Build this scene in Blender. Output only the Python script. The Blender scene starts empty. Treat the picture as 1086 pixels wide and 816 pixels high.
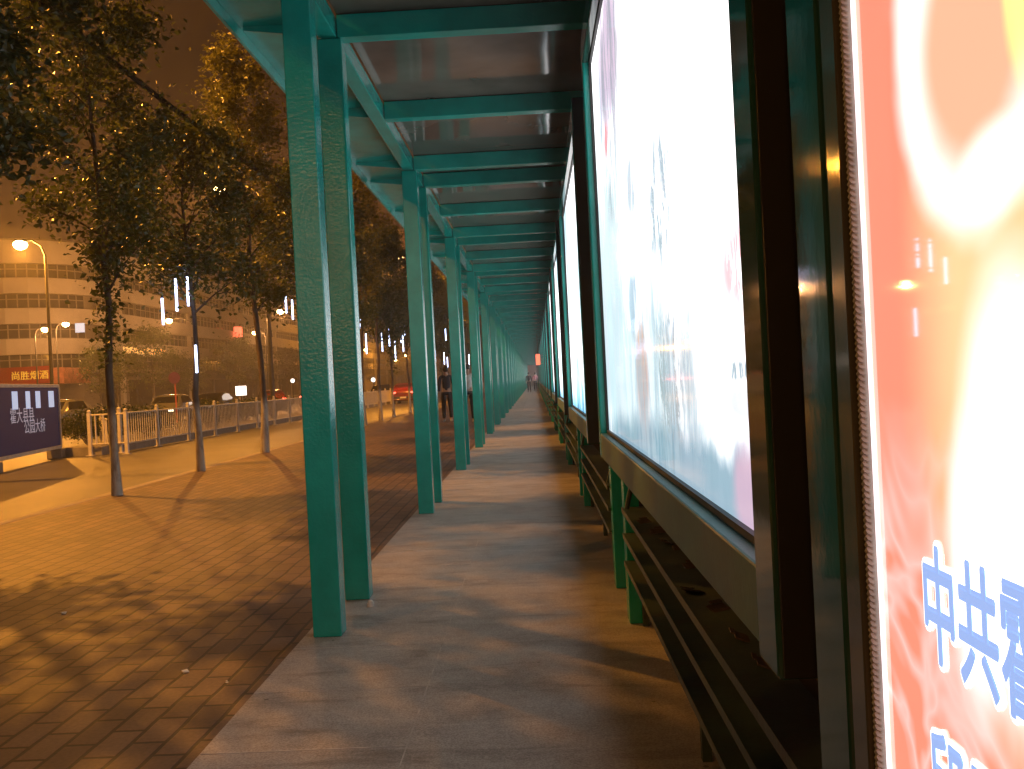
import bpy, bmesh, math, random
from mathutils import Vector, Matrix, Euler

random.seed(7)
R = math.radians
S = bpy.context.scene
COL = S.collection
PI = math.pi

# ------------------------------------------------------------------ camera
H_CAM, F, ROLL = 1.25, 1000.0, 0.05
YAW, PITCH = R(1.395), R(-0.33)
cam = bpy.data.cameras.new('camera')
cam.sensor_fit = 'HORIZONTAL'; cam.sensor_width = 36.0
cam.lens = F / 1086 * 36
cam.clip_start = 0.02; cam.clip_end = 3000
cob = bpy.data.objects.new('camera', cam); COL.objects.link(cob)
fw = Vector((-math.sin(YAW) * math.cos(PITCH), math.cos(YAW) * math.cos(PITCH), math.sin(PITCH)))
r0 = Vector((math.cos(YAW), math.sin(YAW), 0)); u0 = r0.cross(fw)
xc = r0 * math.cos(ROLL) - u0 * math.sin(ROLL)
yc = u0 * math.cos(ROLL) + r0 * math.sin(ROLL)
m = Matrix((xc, yc, -fw)).transposed().to_4x4()
m.translation = Vector((0, 0, H_CAM))
cob.matrix_world = m
S.camera = cob

def W(x, y, d):
    """photo pixel -> world point at distance d along the passage"""
    up = 401 + (567 - x) * ROLL - y
    return Vector(((x - 567 + ROLL * up) * d / F, d, H_CAM + up * d / F))

# ------------------------------------------------------------------ materials
def nmat(name):
    mt = bpy.data.materials.new(name); mt.use_nodes = True
    nt = mt.node_tree
    return mt, nt, nt.nodes['Principled BSDF']

def N(nt, typ, **kw):
    n = nt.nodes.new(typ)
    for k, v in kw.items():
        if k in ('inputs',):
            for a, b in v.items(): n.inputs[a].default_value = b
        else: setattr(n, k, v)
    return n

def ramp(nt, src, stops):
    n = nt.nodes.new('ShaderNodeValToRGB')
    e = n.color_ramp.elements
    while len(e) < len(stops): e.new(0.5)
    for i, (p, c) in enumerate(stops):
        e[i].position = p; e[i].color = (*c, 1) if len(c) == 3 else c
    nt.links.new(src, n.inputs[0])
    return n.outputs[0]

def plain(name, col, rough=0.6, metal=0.0, var=0.18, scale=6.0, bump=0.0, bscale=60.0, spec=0.5, dirt=None):
    mt, nt, p = nmat(name)
    tc = N(nt, 'ShaderNodeTexCoord')
    no = N(nt, 'ShaderNodeTexNoise', inputs={'Scale': scale, 'Detail': 6.0, 'Roughness': 0.65})
    nt.links.new(tc.outputs['Object'], no.inputs['Vector'])
    lo = tuple(c * (1 - var) for c in col); hi = tuple(min(1, c * (1 + var)) for c in col)
    stops = [(0.3, lo), (0.7, hi)]
    if dirt: stops = [(0.28, dirt), (0.42, lo), (0.72, hi)]
    nt.links.new(ramp(nt, no.outputs[0], stops), p.inputs['Base Color'])
    p.inputs['Roughness'].default_value = rough
    p.inputs['Metallic'].default_value = metal
    p.inputs['Specular IOR Level'].default_value = spec
    if bump > 0:
        n2 = N(nt, 'ShaderNodeTexNoise', inputs={'Scale': bscale, 'Detail': 4.0})
        nt.links.new(tc.outputs['Object'], n2.inputs['Vector'])
        b = N(nt, 'ShaderNodeBump', inputs={'Strength': bump, 'Distance': 0.02})
        nt.links.new(n2.outputs[0], b.inputs['Height'])
        nt.links.new(b.outputs[0], p.inputs['Normal'])
    return mt

def emit(name, col, strength):
    mt, nt, p = nmat(name)
    p.inputs['Base Color'].default_value = (*col, 1)
    p.inputs['Emission Color'].default_value = (*col, 1)
    p.inputs['Emission Strength'].default_value = strength
    return mt

M = {}
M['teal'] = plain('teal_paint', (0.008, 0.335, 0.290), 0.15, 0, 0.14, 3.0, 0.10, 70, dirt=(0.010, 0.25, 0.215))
def chips(mt):
    nt = mt.node_tree; p = nt.nodes['Principled BSDF']; src = p.inputs['Base Color'].links[0].from_socket
    tc = N(nt, 'ShaderNodeTexCoord'); no = N(nt, 'ShaderNodeTexNoise', inputs={'Scale': 21.0, 'Detail': 5.0, 'Roughness': 0.72}); nt.links.new(tc.outputs['Object'], no.inputs['Vector'])
    k = ramp(nt, no.outputs[0], [(0.715, (0, 0, 0)), (0.745, (1, 1, 1))])
    mx = N(nt, 'ShaderNodeMix', data_type='RGBA'); nt.links.new(k, mx.inputs[0]); nt.links.new(src, mx.inputs[6]); mx.inputs[7].default_value = (0.06, 0.045, 0.03, 1)
    nt.links.new(mx.outputs[2], p.inputs['Base Color'])
chips(M['teal'])
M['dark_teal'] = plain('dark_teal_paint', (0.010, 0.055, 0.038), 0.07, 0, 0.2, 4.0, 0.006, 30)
M['apron'] = plain('grey_green_paint', (0.045, 0.15, 0.135), 0.45, 0, 0.2, 5.0, 0.05, 60, dirt=(0.035, 0.10, 0.09))
M['brass'] = plain('olive_anodised', (0.06, 0.058, 0.036), 0.10, 0.0, 0.15, 12, 0.006, 60)
M['rubber'] = plain('grey_rubber', (0.30, 0.29, 0.26), 0.6, 0, 0.25, 40)
M['black'] = plain('black_metal', (0.012, 0.012, 0.012), 0.5)
M['rust'] = plain('rusty_shelf', (0.055, 0.036, 0.023), 0.75, 0, 0.35, 9, 0.3, 40)
M['railgreen'] = plain('worn_green_rail', (0.030, 0.055, 0.038), 0.5, 0, 0.3, 8, 0.1, 60, dirt=(0.04, 0.03, 0.02))
M['white_metal'] = plain('white_painted_metal', (0.62, 0.58, 0.52), 0.5, 0, 0.15, 8)
M['grey_metal'] = plain('grey_metal', (0.06, 0.06, 0.06), 0.6, 0.1)
M['plaster'] = plain('pale_plaster', (0.55, 0.50, 0.45), 0.8, 0, 0.14, 0.25)
M['wall'] = plain('dull_wall', (0.28, 0.24, 0.20), 0.85, 0, 0.2, 0.4)
M['winglass'] = plain('window_glass', (0.05, 0.045, 0.05), 0.12, 0, 0.4, 0.6)
M['frame'] = plain('window_frame', (0.30, 0.27, 0.24), 0.6)
M['redsign'] = plain('red_signboard', (0.36, 0.028, 0.016), 0.5)
M['tyre'] = plain('tyre', (0.02, 0.02, 0.02), 0.8)
M['skin'] = plain('skin', (0.42, 0.26, 0.18), 0.55)
M['hair'] = plain('hair', (0.012, 0.010, 0.009), 0.5)
M['navy'] = plain('navy_cloth', (0.018, 0.020, 0.032), 0.9)
M['darkcloth'] = plain('dark_trousers', (0.018, 0.017, 0.018), 0.9)
M['whitecloth'] = plain('white_shirt_cloth', (0.62, 0.60, 0.58), 0.9)
M['pinkcloth'] = plain('pink_cloth', (0.60, 0.22, 0.26), 0.9)
M['shoe'] = plain('pale_shoe', (0.45, 0.44, 0.42), 0.6)
M['paper'] = plain('paper', (0.75, 0.72, 0.66), 0.8)
M['cable'] = plain('cable_sheath', (0.010, 0.009, 0.008), 0.7)
M['concrete_base'] = plain('concrete_base', (0.24, 0.22, 0.20), 0.85, 0, 0.25, 4, 0.2, 40)
M['sodium'] = emit('sodium_lamp', (1.0, 0.62, 0.22), 60)
M['led'] = emit('led_tube', (0.55, 0.66, 1.0), 9)
M['led_body'] = plain('tube_plastic', (0.5, 0.5, 0.55), 0.3)
M['taillight'] = emit('tail_light', (1.0, 0.10, 0.06), 6)
M['headlight'] = emit('head_light', (1.0, 0.80, 0.5), 5)
M['litred'] = emit('lit_red_sign', (1.0, 0.16, 0.08), 2.0)
M['litwhite'] = emit('lit_white_sign', (1.0, 0.97, 0.9), 2.5)
M['litwin'] = emit('lit_window', (0.50, 0.70, 1.0), 0.7)
M['litwarm'] = emit('lit_shop_strip', (1.0, 0.55, 0.16), 1.0)
M['gold'] = emit('gold_lit_lettering', (0.75, 0.46, 0.05), 0.6)
M['pale_text'] = emit('pale_lit_lettering', (0.42, 0.44, 0.55), 0.45)
M['boardnavy'] = emit('navy_lit_panel', (0.002, 0.010, 0.050), 0.4)
M['boardnavy'].node_tree.nodes['Principled BSDF'].inputs['Specular IOR Level'].default_value = 0.1
M['boardlit'] = emit('pale_lit_photo', (0.48, 0.60, 0.85), 0.7)
M['purple'] = plain('purple_sign', (0.10, 0.03, 0.16), 0.5)
M['pole_red'] = plain('red_white_pole', (0.5, 0.1, 0.06), 0.5)

def carpaint(name, col):
    mt, nt, p = nmat(name)
    p.inputs['Base Color'].default_value = (*col, 1); p.inputs['Roughness'].default_value = 0.25
    p.inputs['Coat Weight'].default_value = 0.6
    return mt
M['car_red'] = carpaint('red_car_paint', (0.20, 0.012, 0.010))
M['car_white'] = carpaint('white_car_paint', (0.14, 0.14, 0.14))
M['car_dark'] = carpaint('dark_car_paint', (0.03, 0.03, 0.035))
M['carglass'] = plain('car_glass', (0.012, 0.012, 0.014), 0.05)

def leafmat(name, c1, c2):
    mt, nt, p = nmat(name)
    g = N(nt, 'ShaderNodeNewGeometry')
    nt.links.new(ramp(nt, g.outputs['Random Per Island'], [(0.0, c1), (0.6, c2), (1.0, tuple(c * 1.35 for c in c2))]), p.inputs['Base Color'])
    p.inputs['Roughness'].default_value = 0.38
    tr = N(nt, 'ShaderNodeBsdfTranslucent', inputs={'Color': (c2[0] * 1.3, c2[1] * 1.3, c2[2], 1)})
    mx = N(nt, 'ShaderNodeMixShader', inputs={0: 0.25})
    out = nt.nodes['Material Output']
    nt.links.new(p.outputs[0], mx.inputs[1]); nt.links.new(tr.outputs[0], mx.inputs[2])
    nt.links.new(mx.outputs[0], out.inputs['Surface'])
    return mt
M['leaf'] = leafmat('leaf_green', (0.030, 0.052, 0.014), (0.085, 0.105, 0.022))
M['leaf_lit'] = leafmat('leaf_lamplit', (0.055, 0.065, 0.012), (0.13, 0.13, 0.022))  # leaf green shifted to yellow, lamplight put into the colour
M['leaf_dark'] = leafmat('leaf_dark_green', (0.018, 0.036, 0.012), (0.045, 0.065, 0.018))

def trunkmat():
    mt, nt, p = nmat('bark_whitewashed')
    tc = N(nt, 'ShaderNodeTexCoord')
    no = N(nt, 'ShaderNodeTexNoise', inputs={'Scale': 14.0, 'Detail': 8.0, 'Roughness': 0.7})
    mp = N(nt, 'ShaderNodeMapping'); mp.inputs['Scale'].default_value = (1, 1, 0.25)
    nt.links.new(tc.outputs['Object'], mp.inputs['Vector']); nt.links.new(mp.outputs[0], no.inputs['Vector'])
    bark = ramp(nt, no.outputs[0], [(0.3, (0.035, 0.026, 0.018)), (0.7, (0.13, 0.10, 0.075))])
    wash = ramp(nt, no.outputs[0], [(0.32, (0.14, 0.11, 0.085)), (0.55, (0.42, 0.38, 0.32))])
    sx = N(nt, 'ShaderNodeSeparateXYZ'); nt.links.new(tc.outputs['Object'], sx.inputs[0])
    ad = N(nt, 'ShaderNodeMath', operation='MULTIPLY_ADD', inputs={1: 0.25}); nt.links.new(no.outputs[0], ad.inputs[0]); nt.links.new(sx.outputs[2], ad.inputs[2])
    cmp_ = N(nt, 'ShaderNodeMapRange', inputs={'From Min': 1.10, 'From Max': 1.28, 'To Min': 0.0, 'To Max': 1.0}); nt.links.new(ad.outputs[0], cmp_.inputs[0])
    mx = N(nt, 'ShaderNodeMix', data_type='RGBA')
    nt.links.new(cmp_.outputs[0], mx.inputs['Factor']); nt.links.new(wash, mx.inputs[6]); nt.links.new(bark, mx.inputs[7])
    nt.links.new(mx.outputs[2], p.inputs['Base Color']); p.inputs['Roughness'].default_value = 0.85
    b = N(nt, 'ShaderNodeBump', inputs={'Strength': 0.6, 'Distance': 0.03}); nt.links.new(no.outputs[0], b.inputs['Height']); nt.links.new(b.outputs[0], p.inputs['Normal'])
    return mt
M['bark'] = trunkmat()

def brickmat():
    mt, nt, p = nmat('brick_paving')
    tc = N(nt, 'ShaderNodeTexCoord')
    sx = N(nt, 'ShaderNodeSeparateXYZ'); nt.links.new(tc.outputs['Object'], sx.inputs[0])
    wob = N(nt, 'ShaderNodeTexNoise', inputs={'Scale': 1.3, 'Detail': 3.0}); nt.links.new(tc.outputs['Object'], wob.inputs['Vector'])
    w1 = N(nt, 'ShaderNodeMath', operation='MULTIPLY_ADD', inputs={1: 0.05}); nt.links.new(wob.outputs[0], w1.inputs[0]); nt.links.new(sx.outputs[0], w1.inputs[2])
    cb = N(nt, 'ShaderNodeCombineXYZ'); nt.links.new(sx.outputs[1], cb.inputs[0]); nt.links.new(w1.outputs[0], cb.inputs[1])
    br = N(nt, 'ShaderNodeTexBrick', inputs={'Scale': 1.0, 'Mortar Size': 0.010, 'Mortar Smooth': 0.3, 'Bias': -0.1, 'Brick Width': 0.25, 'Row Height': 0.125,
            'Color1': (0.100, 0.058, 0.040, 1), 'Color2': (0.190, 0.112, 0.074, 1), 'Mortar': (0.014, 0.010, 0.008, 1)})
    nt.links.new(cb.outputs[0], br.inputs['Vector'])
    no = N(nt, 'ShaderNodeTexNoise', inputs={'Scale': 0.9, 'Detail': 7.0, 'Roughness': 0.6}); nt.links.new(tc.outputs['Object'], no.inputs['Vector'])
    fine = N(nt, 'ShaderNodeTexNoise', inputs={'Scale': 55.0, 'Detail': 4.0}); nt.links.new(tc.outputs['Object'], fine.inputs['Vector'])
    st = ramp(nt, no.outputs[0], [(0.3, (0.62, 0.58, 0.55)), (0.62, (1.0, 1.0, 1.0))])
    f2 = ramp(nt, fine.outputs[0], [(0.3, (0.72, 0.72, 0.72)), (0.7, (1.12, 1.12, 1.12))])
    m1 = N(nt, 'ShaderNodeMix', data_type='RGBA', blend_type='MULTIPLY', inputs={0: 1.0}); nt.links.new(br.outputs[0], m1.inputs[6]); nt.links.new(st, m1.inputs[7])
    m2 = N(nt, 'ShaderNodeMix', data_type='RGBA', blend_type='MULTIPLY', inputs={0: 1.0}); nt.links.new(m1.outputs[2], m2.inputs[6]); nt.links.new(f2, m2.inputs[7])
    nt.links.new(m2.outputs[2], p.inputs['Base Color'])
    p.inputs['Roughness'].default_value = 0.62
    h = N(nt, 'ShaderNodeMath', operation='MULTIPLY_ADD', inputs={1: -1.0}); nt.links.new(br.outputs[1], h.inputs[0])
    h2 = N(nt, 'ShaderNodeMath', operation='MULTIPLY', inputs={1: 0.35}); nt.links.new(fine.outputs[0], h2.inputs[0]); nt.links.new(h2.outputs[0], h.inputs[2])
    b = N(nt, 'ShaderNodeBump', inputs={'Strength': 0.55, 'Distance': 0.006}); nt.links.new(h.outputs[0], b.inputs['Height']); nt.links.new(b.outputs[0], p.inputs['Normal'])
    return mt
M['brick'] = brickmat()

def slabmat():
    mt, nt, p = nmat('granolithic_slabs')
    tc = N(nt, 'ShaderNodeTexCoord')
    fine = N(nt, 'ShaderNodeTexNoise', inputs={'Scale': 140.0, 'Detail': 3.0}); nt.links.new(tc.outputs['Object'], fine.inputs['Vector'])
    mid = N(nt, 'ShaderNodeTexNoise', inputs={'Scale': 2.2, 'Detail': 8.0, 'Roughness': 0.68}); nt.links.new(tc.outputs['Object'], mid.inputs['Vector'])
    a = ramp(nt, fine.outputs[0], [(0.33, (0.66, 0.64, 0.62)), (0.66, (1.15, 1.15, 1.15))])
    bcol = ramp(nt, mid.outputs[0], [(0.28, (0.28, 0.25, 0.225)), (0.5, (0.37, 0.335, 0.305)), (0.72, (0.43, 0.395, 0.365))])
    m1 = N(nt, 'ShaderNodeMix', data_type='RGBA', blend_type='MULTIPLY', inputs={0: 1.0}); nt.links.new(bcol, m1.inputs[6]); nt.links.new(a, m1.inputs[7])
    vo = N(nt, 'ShaderNodeTexVoronoi', inputs={'Scale': 5.5, 'Randomness': 1.0}); nt.links.new(tc.outputs['Object'], vo.inputs['Vector'])
    wn = N(nt, 'ShaderNodeTexNoise', inputs={'Scale': 1.1, 'Detail': 2.0}); nt.links.new(tc.outputs['Object'], wn.inputs['Vector'])
    ad = N(nt, 'ShaderNodeMath', operation='MULTIPLY_ADD', inputs={1: -0.12, 2: 0.105}); nt.links.new(wn.outputs[0], ad.inputs[0])
    lt = N(nt, 'ShaderNodeMath', operation='LESS_THAN'); nt.links.new(vo.outputs['Distance'], lt.inputs[0]); nt.links.new(ad.outputs[0], lt.inputs[1])
    m2 = N(nt, 'ShaderNodeMix', data_type='RGBA', blend_type='MULTIPLY'); nt.links.new(lt.outputs[0], m2.inputs[0]); nt.links.new(m1.outputs[2], m2.inputs[6]); m2.inputs[7].default_value = (0.42, 0.40, 0.38, 1)
    sm = N(nt, 'ShaderNodeMapping'); sm.inputs['Scale'].default_value = (0.5, 2.4, 1); nt.links.new(tc.outputs['Object'], sm.inputs['Vector'])
    sn = N(nt, 'ShaderNodeTexNoise', inputs={'Scale': 2.6, 'Detail': 7.0, 'Roughness': 0.7, 'Distortion': 0.7}); nt.links.new(sm.outputs[0], sn.inputs['Vector'])
    m3 = N(nt, 'ShaderNodeMix', data_type='RGBA', blend_type='MULTIPLY', inputs={0: 1.0}); nt.links.new(m2.outputs[2], m3.inputs[6])
    nt.links.new(ramp(nt, sn.outputs[0], [(0.34, (0.62, 0.60, 0.58)), (0.47, (0.95, 0.95, 0.95)), (0.60, (1.0, 1.0, 1.0)), (0.68, (1.22, 1.22, 1.22))]), m3.inputs[7])
    nt.links.new(m3.outputs[2], p.inputs['Base Color'])
    nt.links.new(ramp(nt, mid.outputs[0], [(0.3, (0.62,) * 3), (0.7, (0.36,) * 3)]), p.inputs['Roughness'])
    b = N(nt, 'ShaderNodeBump', inputs={'Strength': 0.25, 'Distance': 0.004}); nt.links.new(fine.outputs[0], b.inputs['Height']); nt.links.new(b.outputs[0], p.inputs['Normal'])
    return mt
M['slab'] = slabmat()
M['joint'] = plain('pale_joint_mortar', (0.42, 0.38, 0.34), 0.8, 0, 0.35, 12)
M['kerbstone'] = plain('kerb_stone', (0.30, 0.26, 0.22), 0.8, 0, 0.25, 5, 0.2, 60)
M['asphalt'] = plain('asphalt', (0.075, 0.066, 0.060), 0.48, 0, 0.28, 0.7, 0.35, 130)
M['soil'] = plain('dark_soil', (0.04, 0.03, 0.022), 0.95, 0, 0.4, 3, 0.5, 30)

def roofmat():
    mt, nt, p = nmat('smoked_roof_sheet')
    tc = N(nt, 'ShaderNodeTexCoord')
    no = N(nt, 'ShaderNodeTexNoise', inputs={'Scale': 2.0, 'Detail': 5.0}); nt.links.new(tc.outputs['Object'], no.inputs['Vector'])
    nt.links.new(ramp(nt, no.outputs[0], [(0.3, (0.095, 0.075, 0.062)), (0.7, (0.17, 0.145, 0.12))]), p.inputs['Base Color'])
    p.inputs['Roughness'].default_value = 0.085
    n2 = N(nt, 'ShaderNodeTexNoise', inputs={'Scale': 1.1, 'Detail': 2.0}); nt.links.new(tc.outputs['Object'], n2.inputs['Vector'])
    b = N(nt, 'ShaderNodeBump', inputs={'Strength': 0.12, 'Distance': 0.05}); nt.links.new(n2.outputs[0], b.inputs['Height']); nt.links.new(b.outputs[0], p.inputs['Normal'])
    return mt
M['roof'] = roofmat()

BOX_E, RED_E = 2.5, 1.1
def postermat():
    """a back-lit poster: mostly burnt-out white paper with smears of blue, mauve and rust print"""
    mt, nt, p = nmat('backlit_poster')
    tc = N(nt, 'ShaderNodeTexCoord'); oi = N(nt, 'ShaderNodeObjectInfo')
    off = N(nt, 'ShaderNodeVectorMath', operation='MULTIPLY_ADD'); off.inputs[1].default_value = (1, 1, 1)
    sc = N(nt, 'ShaderNodeVectorMath', operation='SCALE'); sc.inputs['Scale'].default_value = 1.0
    cx = N(nt, 'ShaderNodeCombineXYZ'); mu = N(nt, 'ShaderNodeMath', operation='MULTIPLY', inputs={1: 23.0}); nt.links.new(oi.outputs['Random'], mu.inputs[0]); nt.links.new(mu.outputs[0], cx.inputs[0])
    nt.links.new(tc.outputs['Object'], off.inputs[0]); nt.links.new(cx.outputs[0], off.inputs[2])
    def noise(s, mapscale, det=5.0, rough=0.6, dist=0.0):
        mp = N(nt, 'ShaderNodeMapping'); mp.inputs['Scale'].default_value = mapscale; nt.links.new(off.outputs[0], mp.inputs['Vector'])
        n = N(nt, 'ShaderNodeTexNoise', inputs={'Scale': s, 'Detail': det, 'Roughness': rough, 'Distortion': dist}); nt.links.new(mp.outputs[0], n.inputs['Vector'])
        return n.outputs[0]
    a = noise(1.5, (1, 0.9, 0.55), 4, 0.6, 0.8)
    b = noise(2.6, (1, 1.0, 0.22), 6, 0.72, 0.6)
    c = noise(5.5, (1, 0.7, 0.35), 6, 0.75, 1.2)
    base = ramp(nt, a, [(0.33, (0.20, 0.32, 0.36)), (0.43, (0.50, 0.58, 0.62)), (0.50, (1.0, 0.985, 1.0)), (0.63, (1.0, 0.97, 1.0)), (0.72, (0.62, 0.36, 0.48))])
    ink = ramp(nt, b, [(0.31, (0.22, 0.30, 0.38)), (0.40, (1, 1, 1)), (0.64, (1, 1, 1)), (0.71, (0.60, 0.22, 0.18))])
    mk = ramp(nt, c, [(0.32, (0.30, 0.36, 0.42)), (0.40, (1, 1, 1))])
    m1 = N(nt, 'ShaderNodeMix', data_type='RGBA', blend_type='MULTIPLY', inputs={0: 1.0}); nt.links.new(base, m1.inputs[6]); nt.links.new(ink, m1.inputs[7])
    m2 = N(nt, 'ShaderNodeMix', data_type='RGBA', blend_type='MULTIPLY', inputs={0: 0.8}); nt.links.new(m1.outputs[2], m2.inputs[6]); nt.links.new(mk, m2.inputs[7])
    # a blue ground strip printed along the foot of the poster
    sx = N(nt, 'ShaderNodeSeparateXYZ'); nt.links.new(tc.outputs['Object'], sx.inputs[0])
    za = N(nt, 'ShaderNodeMath', operation='MULTIPLY_ADD', inputs={1: 0.30}); nt.links.new(a, za.inputs[0]); nt.links.new(sx.outputs[2], za.inputs[2])
    st = ramp(nt, za.outputs[0], [(0.0, (0, 0, 0)), (1.0, (1, 1, 1))])
    mr = N(nt, 'ShaderNodeMapRange', inputs={'From Min': 1.12, 'From Max': 1.36}); nt.links.new(za.outputs[0], mr.inputs[0])
    strip = ramp(nt, mr.outputs[0], [(0.0, (0.10, 0.30, 0.46)), (0.45, (0.42, 0.66, 0.78)), (1.0, (1, 1, 1))])
    m3 = N(nt, 'ShaderNodeMix', data_type='RGBA', blend_type='MULTIPLY', inputs={0: 1.0}); nt.links.new(m2.outputs[2], m3.inputs[6]); nt.links.new(strip, m3.inputs[7])
    nt.links.new(m3.outputs[2], p.inputs['Base Color'])
    nt.links.new(m3.outputs[2], p.inputs['Emission Color'])
    p.inputs['Emission Strength'].default_value = BOX_E
    p.inputs['Roughness'].default_value = 0.08
    return mt
M['poster'] = postermat()

def poster_one():
    """print of the nearest white poster, burnt out in the middle"""
    mt, nt, p = nmat('backlit_poster_near')
    tc = N(nt, 'ShaderNodeTexCoord')
    def noise(s, ms, det=5.0, rough=0.65, dist=0.6):
        mp = N(nt, 'ShaderNodeMapping'); mp.inputs['Scale'].default_value = ms; nt.links.new(tc.outputs['Object'], mp.inputs['Vector'])
        n = N(nt, 'ShaderNodeTexNoise', inputs={'Scale': s, 'Detail': det, 'Roughness': rough, 'Distortion': dist}); nt.links.new(mp.outputs[0], n.inputs['Vector'])
        return n.outputs[0]
    wob = noise(4.0, (1, 1, 0.6), 5)
    streak = noise(9.0, (1, 1.0, 0.16), 6, 0.75, 0.4)
    strokes = noise(16.0, (1, 0.8, 0.25), 5, 0.8, 1.6)
    def blob(y, z, ry, rz, lo=0.5, hi=1.15, w=0.7, tex=None):
        y -= 1.20
        mp = N(nt, 'ShaderNodeMapping'); mp.inputs['Location'].default_value = (0, -y / ry, -z / rz); mp.inputs['Scale'].default_value = (0, 1 / ry, 1 / rz)
        nt.links.new(tc.outputs['Object'], mp.inputs['Vector'])
        ln = N(nt, 'ShaderNodeVectorMath', operation='LENGTH'); nt.links.new(mp.outputs[0], ln.inputs[0])
        c0 = N(nt, 'ShaderNodeMath', operation='SUBTRACT', inputs={1: 0.5}); nt.links.new(wob, c0.inputs[0])
        ad = N(nt, 'ShaderNodeMath', operation='MULTIPLY_ADD', inputs={1: w * 2}); nt.links.new(c0.outputs[0], ad.inputs[0]); nt.links.new(ln.outputs['Value'], ad.inputs[2])
        mr = N(nt, 'ShaderNodeMapRange', interpolation_type='SMOOTHSTEP', inputs={'From Min': lo, 'From Max': hi, 'To Min': 1.0, 'To Max': 0.0}); nt.links.new(ad.outputs[0], mr.inputs[0])
        r = mr.outputs[0]
        if tex:
            rm = ramp(nt, tex[0], [(tex[1], (1, 1, 1)), (tex[2], (0, 0, 0))])
            mm = N(nt, 'ShaderNodeMath', operation='MULTIPLY'); nt.links.new(r, mm.inputs[0]); nt.links.new(rm, mm.inputs[1]); r = mm.outputs[0]
        return r
    c = None
    def mix(fac, col, k=1.0):
        nonlocal c
        mx = N(nt, 'ShaderNodeMix', data_type='RGBA')
        kk = N(nt, 'ShaderNodeMath', operation='MULTIPLY', inputs={1: k}); nt.links.new(fac, kk.inputs[0]); nt.links.new(kk.outputs[0], mx.inputs[0])
        if c is None: mx.inputs[6].default_value = (1, 0.985, 1, 1)
        else: nt.links.new(c, mx.inputs[6])
        mx.inputs[7].default_value = (*[v * 0.72 for v in col], 1); c = mx.outputs[2]
    mix(blob(4.3, 1.5, 1.0, 0.9, 0.4, 1.3), (0.42, 0.54, 0.58), .9)          # pale blue far edge
    mix(blob(3.4, 1.15, 1.5, 0.45, 0.5, 1.3), (0.42, 0.54, 0.60), .85)
    mix(blob(2.3, 0.98, 2.2, 0.14, 0.6, 1.3, .4), (0.13, 0.24, 0.32), .92)       # blue foot strip
    mix(blob(3.75, 2.5, 0.55, 0.32), (0.48, 0.38, 0.50), .95)                    # mauve corner
    mix(blob(3.70, 2.35, 0.55, 0.45, tex=(streak, .47, .56)), (0.20, 0.24, 0.28), .7)
    mix(blob(3.95, 2.22, 0.14, 0.08, w=.8), (0.55, 0.12, 0.15), .8)
    mix(blob(2.43, 1.70, 0.30, 0.20, tex=(strokes, .48, .55)), (0.22, 0.30, 0.36), .9)
    mix(blob(3.10, 1.86, 0.17, 0.13, w=.9, tex=(streak, .50, .60)), (0.24, 0.32, 0.38), .8)
    mix(blob(3.20, 1.50, 0.20, 0.12, w=.9, tex=(streak, .52, .62)), (0.30, 0.42, 0.52), .9)
    mix(blob(3.04, 1.24, 0.20, 0.20, w=.35), (0.36, 0.22, 0.19), .9)              # rust figure
    mix(blob(3.04, 1.30, 0.13, 0.14, w=.4, tex=(strokes, .48, .55)), (0.55, 0.30, 0.16), .9)
    mix(blob(2.42, 1.24, 0.32, 0.24, tex=(strokes, .48, .55)), (0.22, 0.26, 0.28), .9)
    mix(blob(2.75, 1.2, 0.9, 0.35, tex=(streak, .47, .56)), (0.30, 0.40, 0.46), .7)
    mix(blob(1.42, 1.50, 0.20, 0.10, w=.35, tex=(streak, .47, .56)), (0.26, 0.32, 0.38), .8)
    mix(blob(1.50, 1.42, 0.28, 0.09, w=.4, tex=(strokes, .48, .55)), (0.60, 0.24, 0.28), .8)
    mix(blob(1.55, 1.19, 0.22, 0.035, w=.2), (0.42, 0.48, 0.54), .8)
    mix(blob(1.62, 1.245, 0.16, 0.02, w=.2, tex=(strokes, .48, .55)), (0.2, 0.3, 0.36), .9)
    mix(blob(1.55, 1.03, 0.16, 0.10, w=.4), (0.45, 0.32, 0.42), .9)
    nt.links.new(c, p.inputs['Base Color']); nt.links.new(c, p.inputs['Emission Color'])
    p.inputs['Emission Strength'].default_value = BOX_E * 0.85; p.inputs['Roughness'].default_value = 0.06
    return mt
M['poster_near'] = poster_one()

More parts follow.
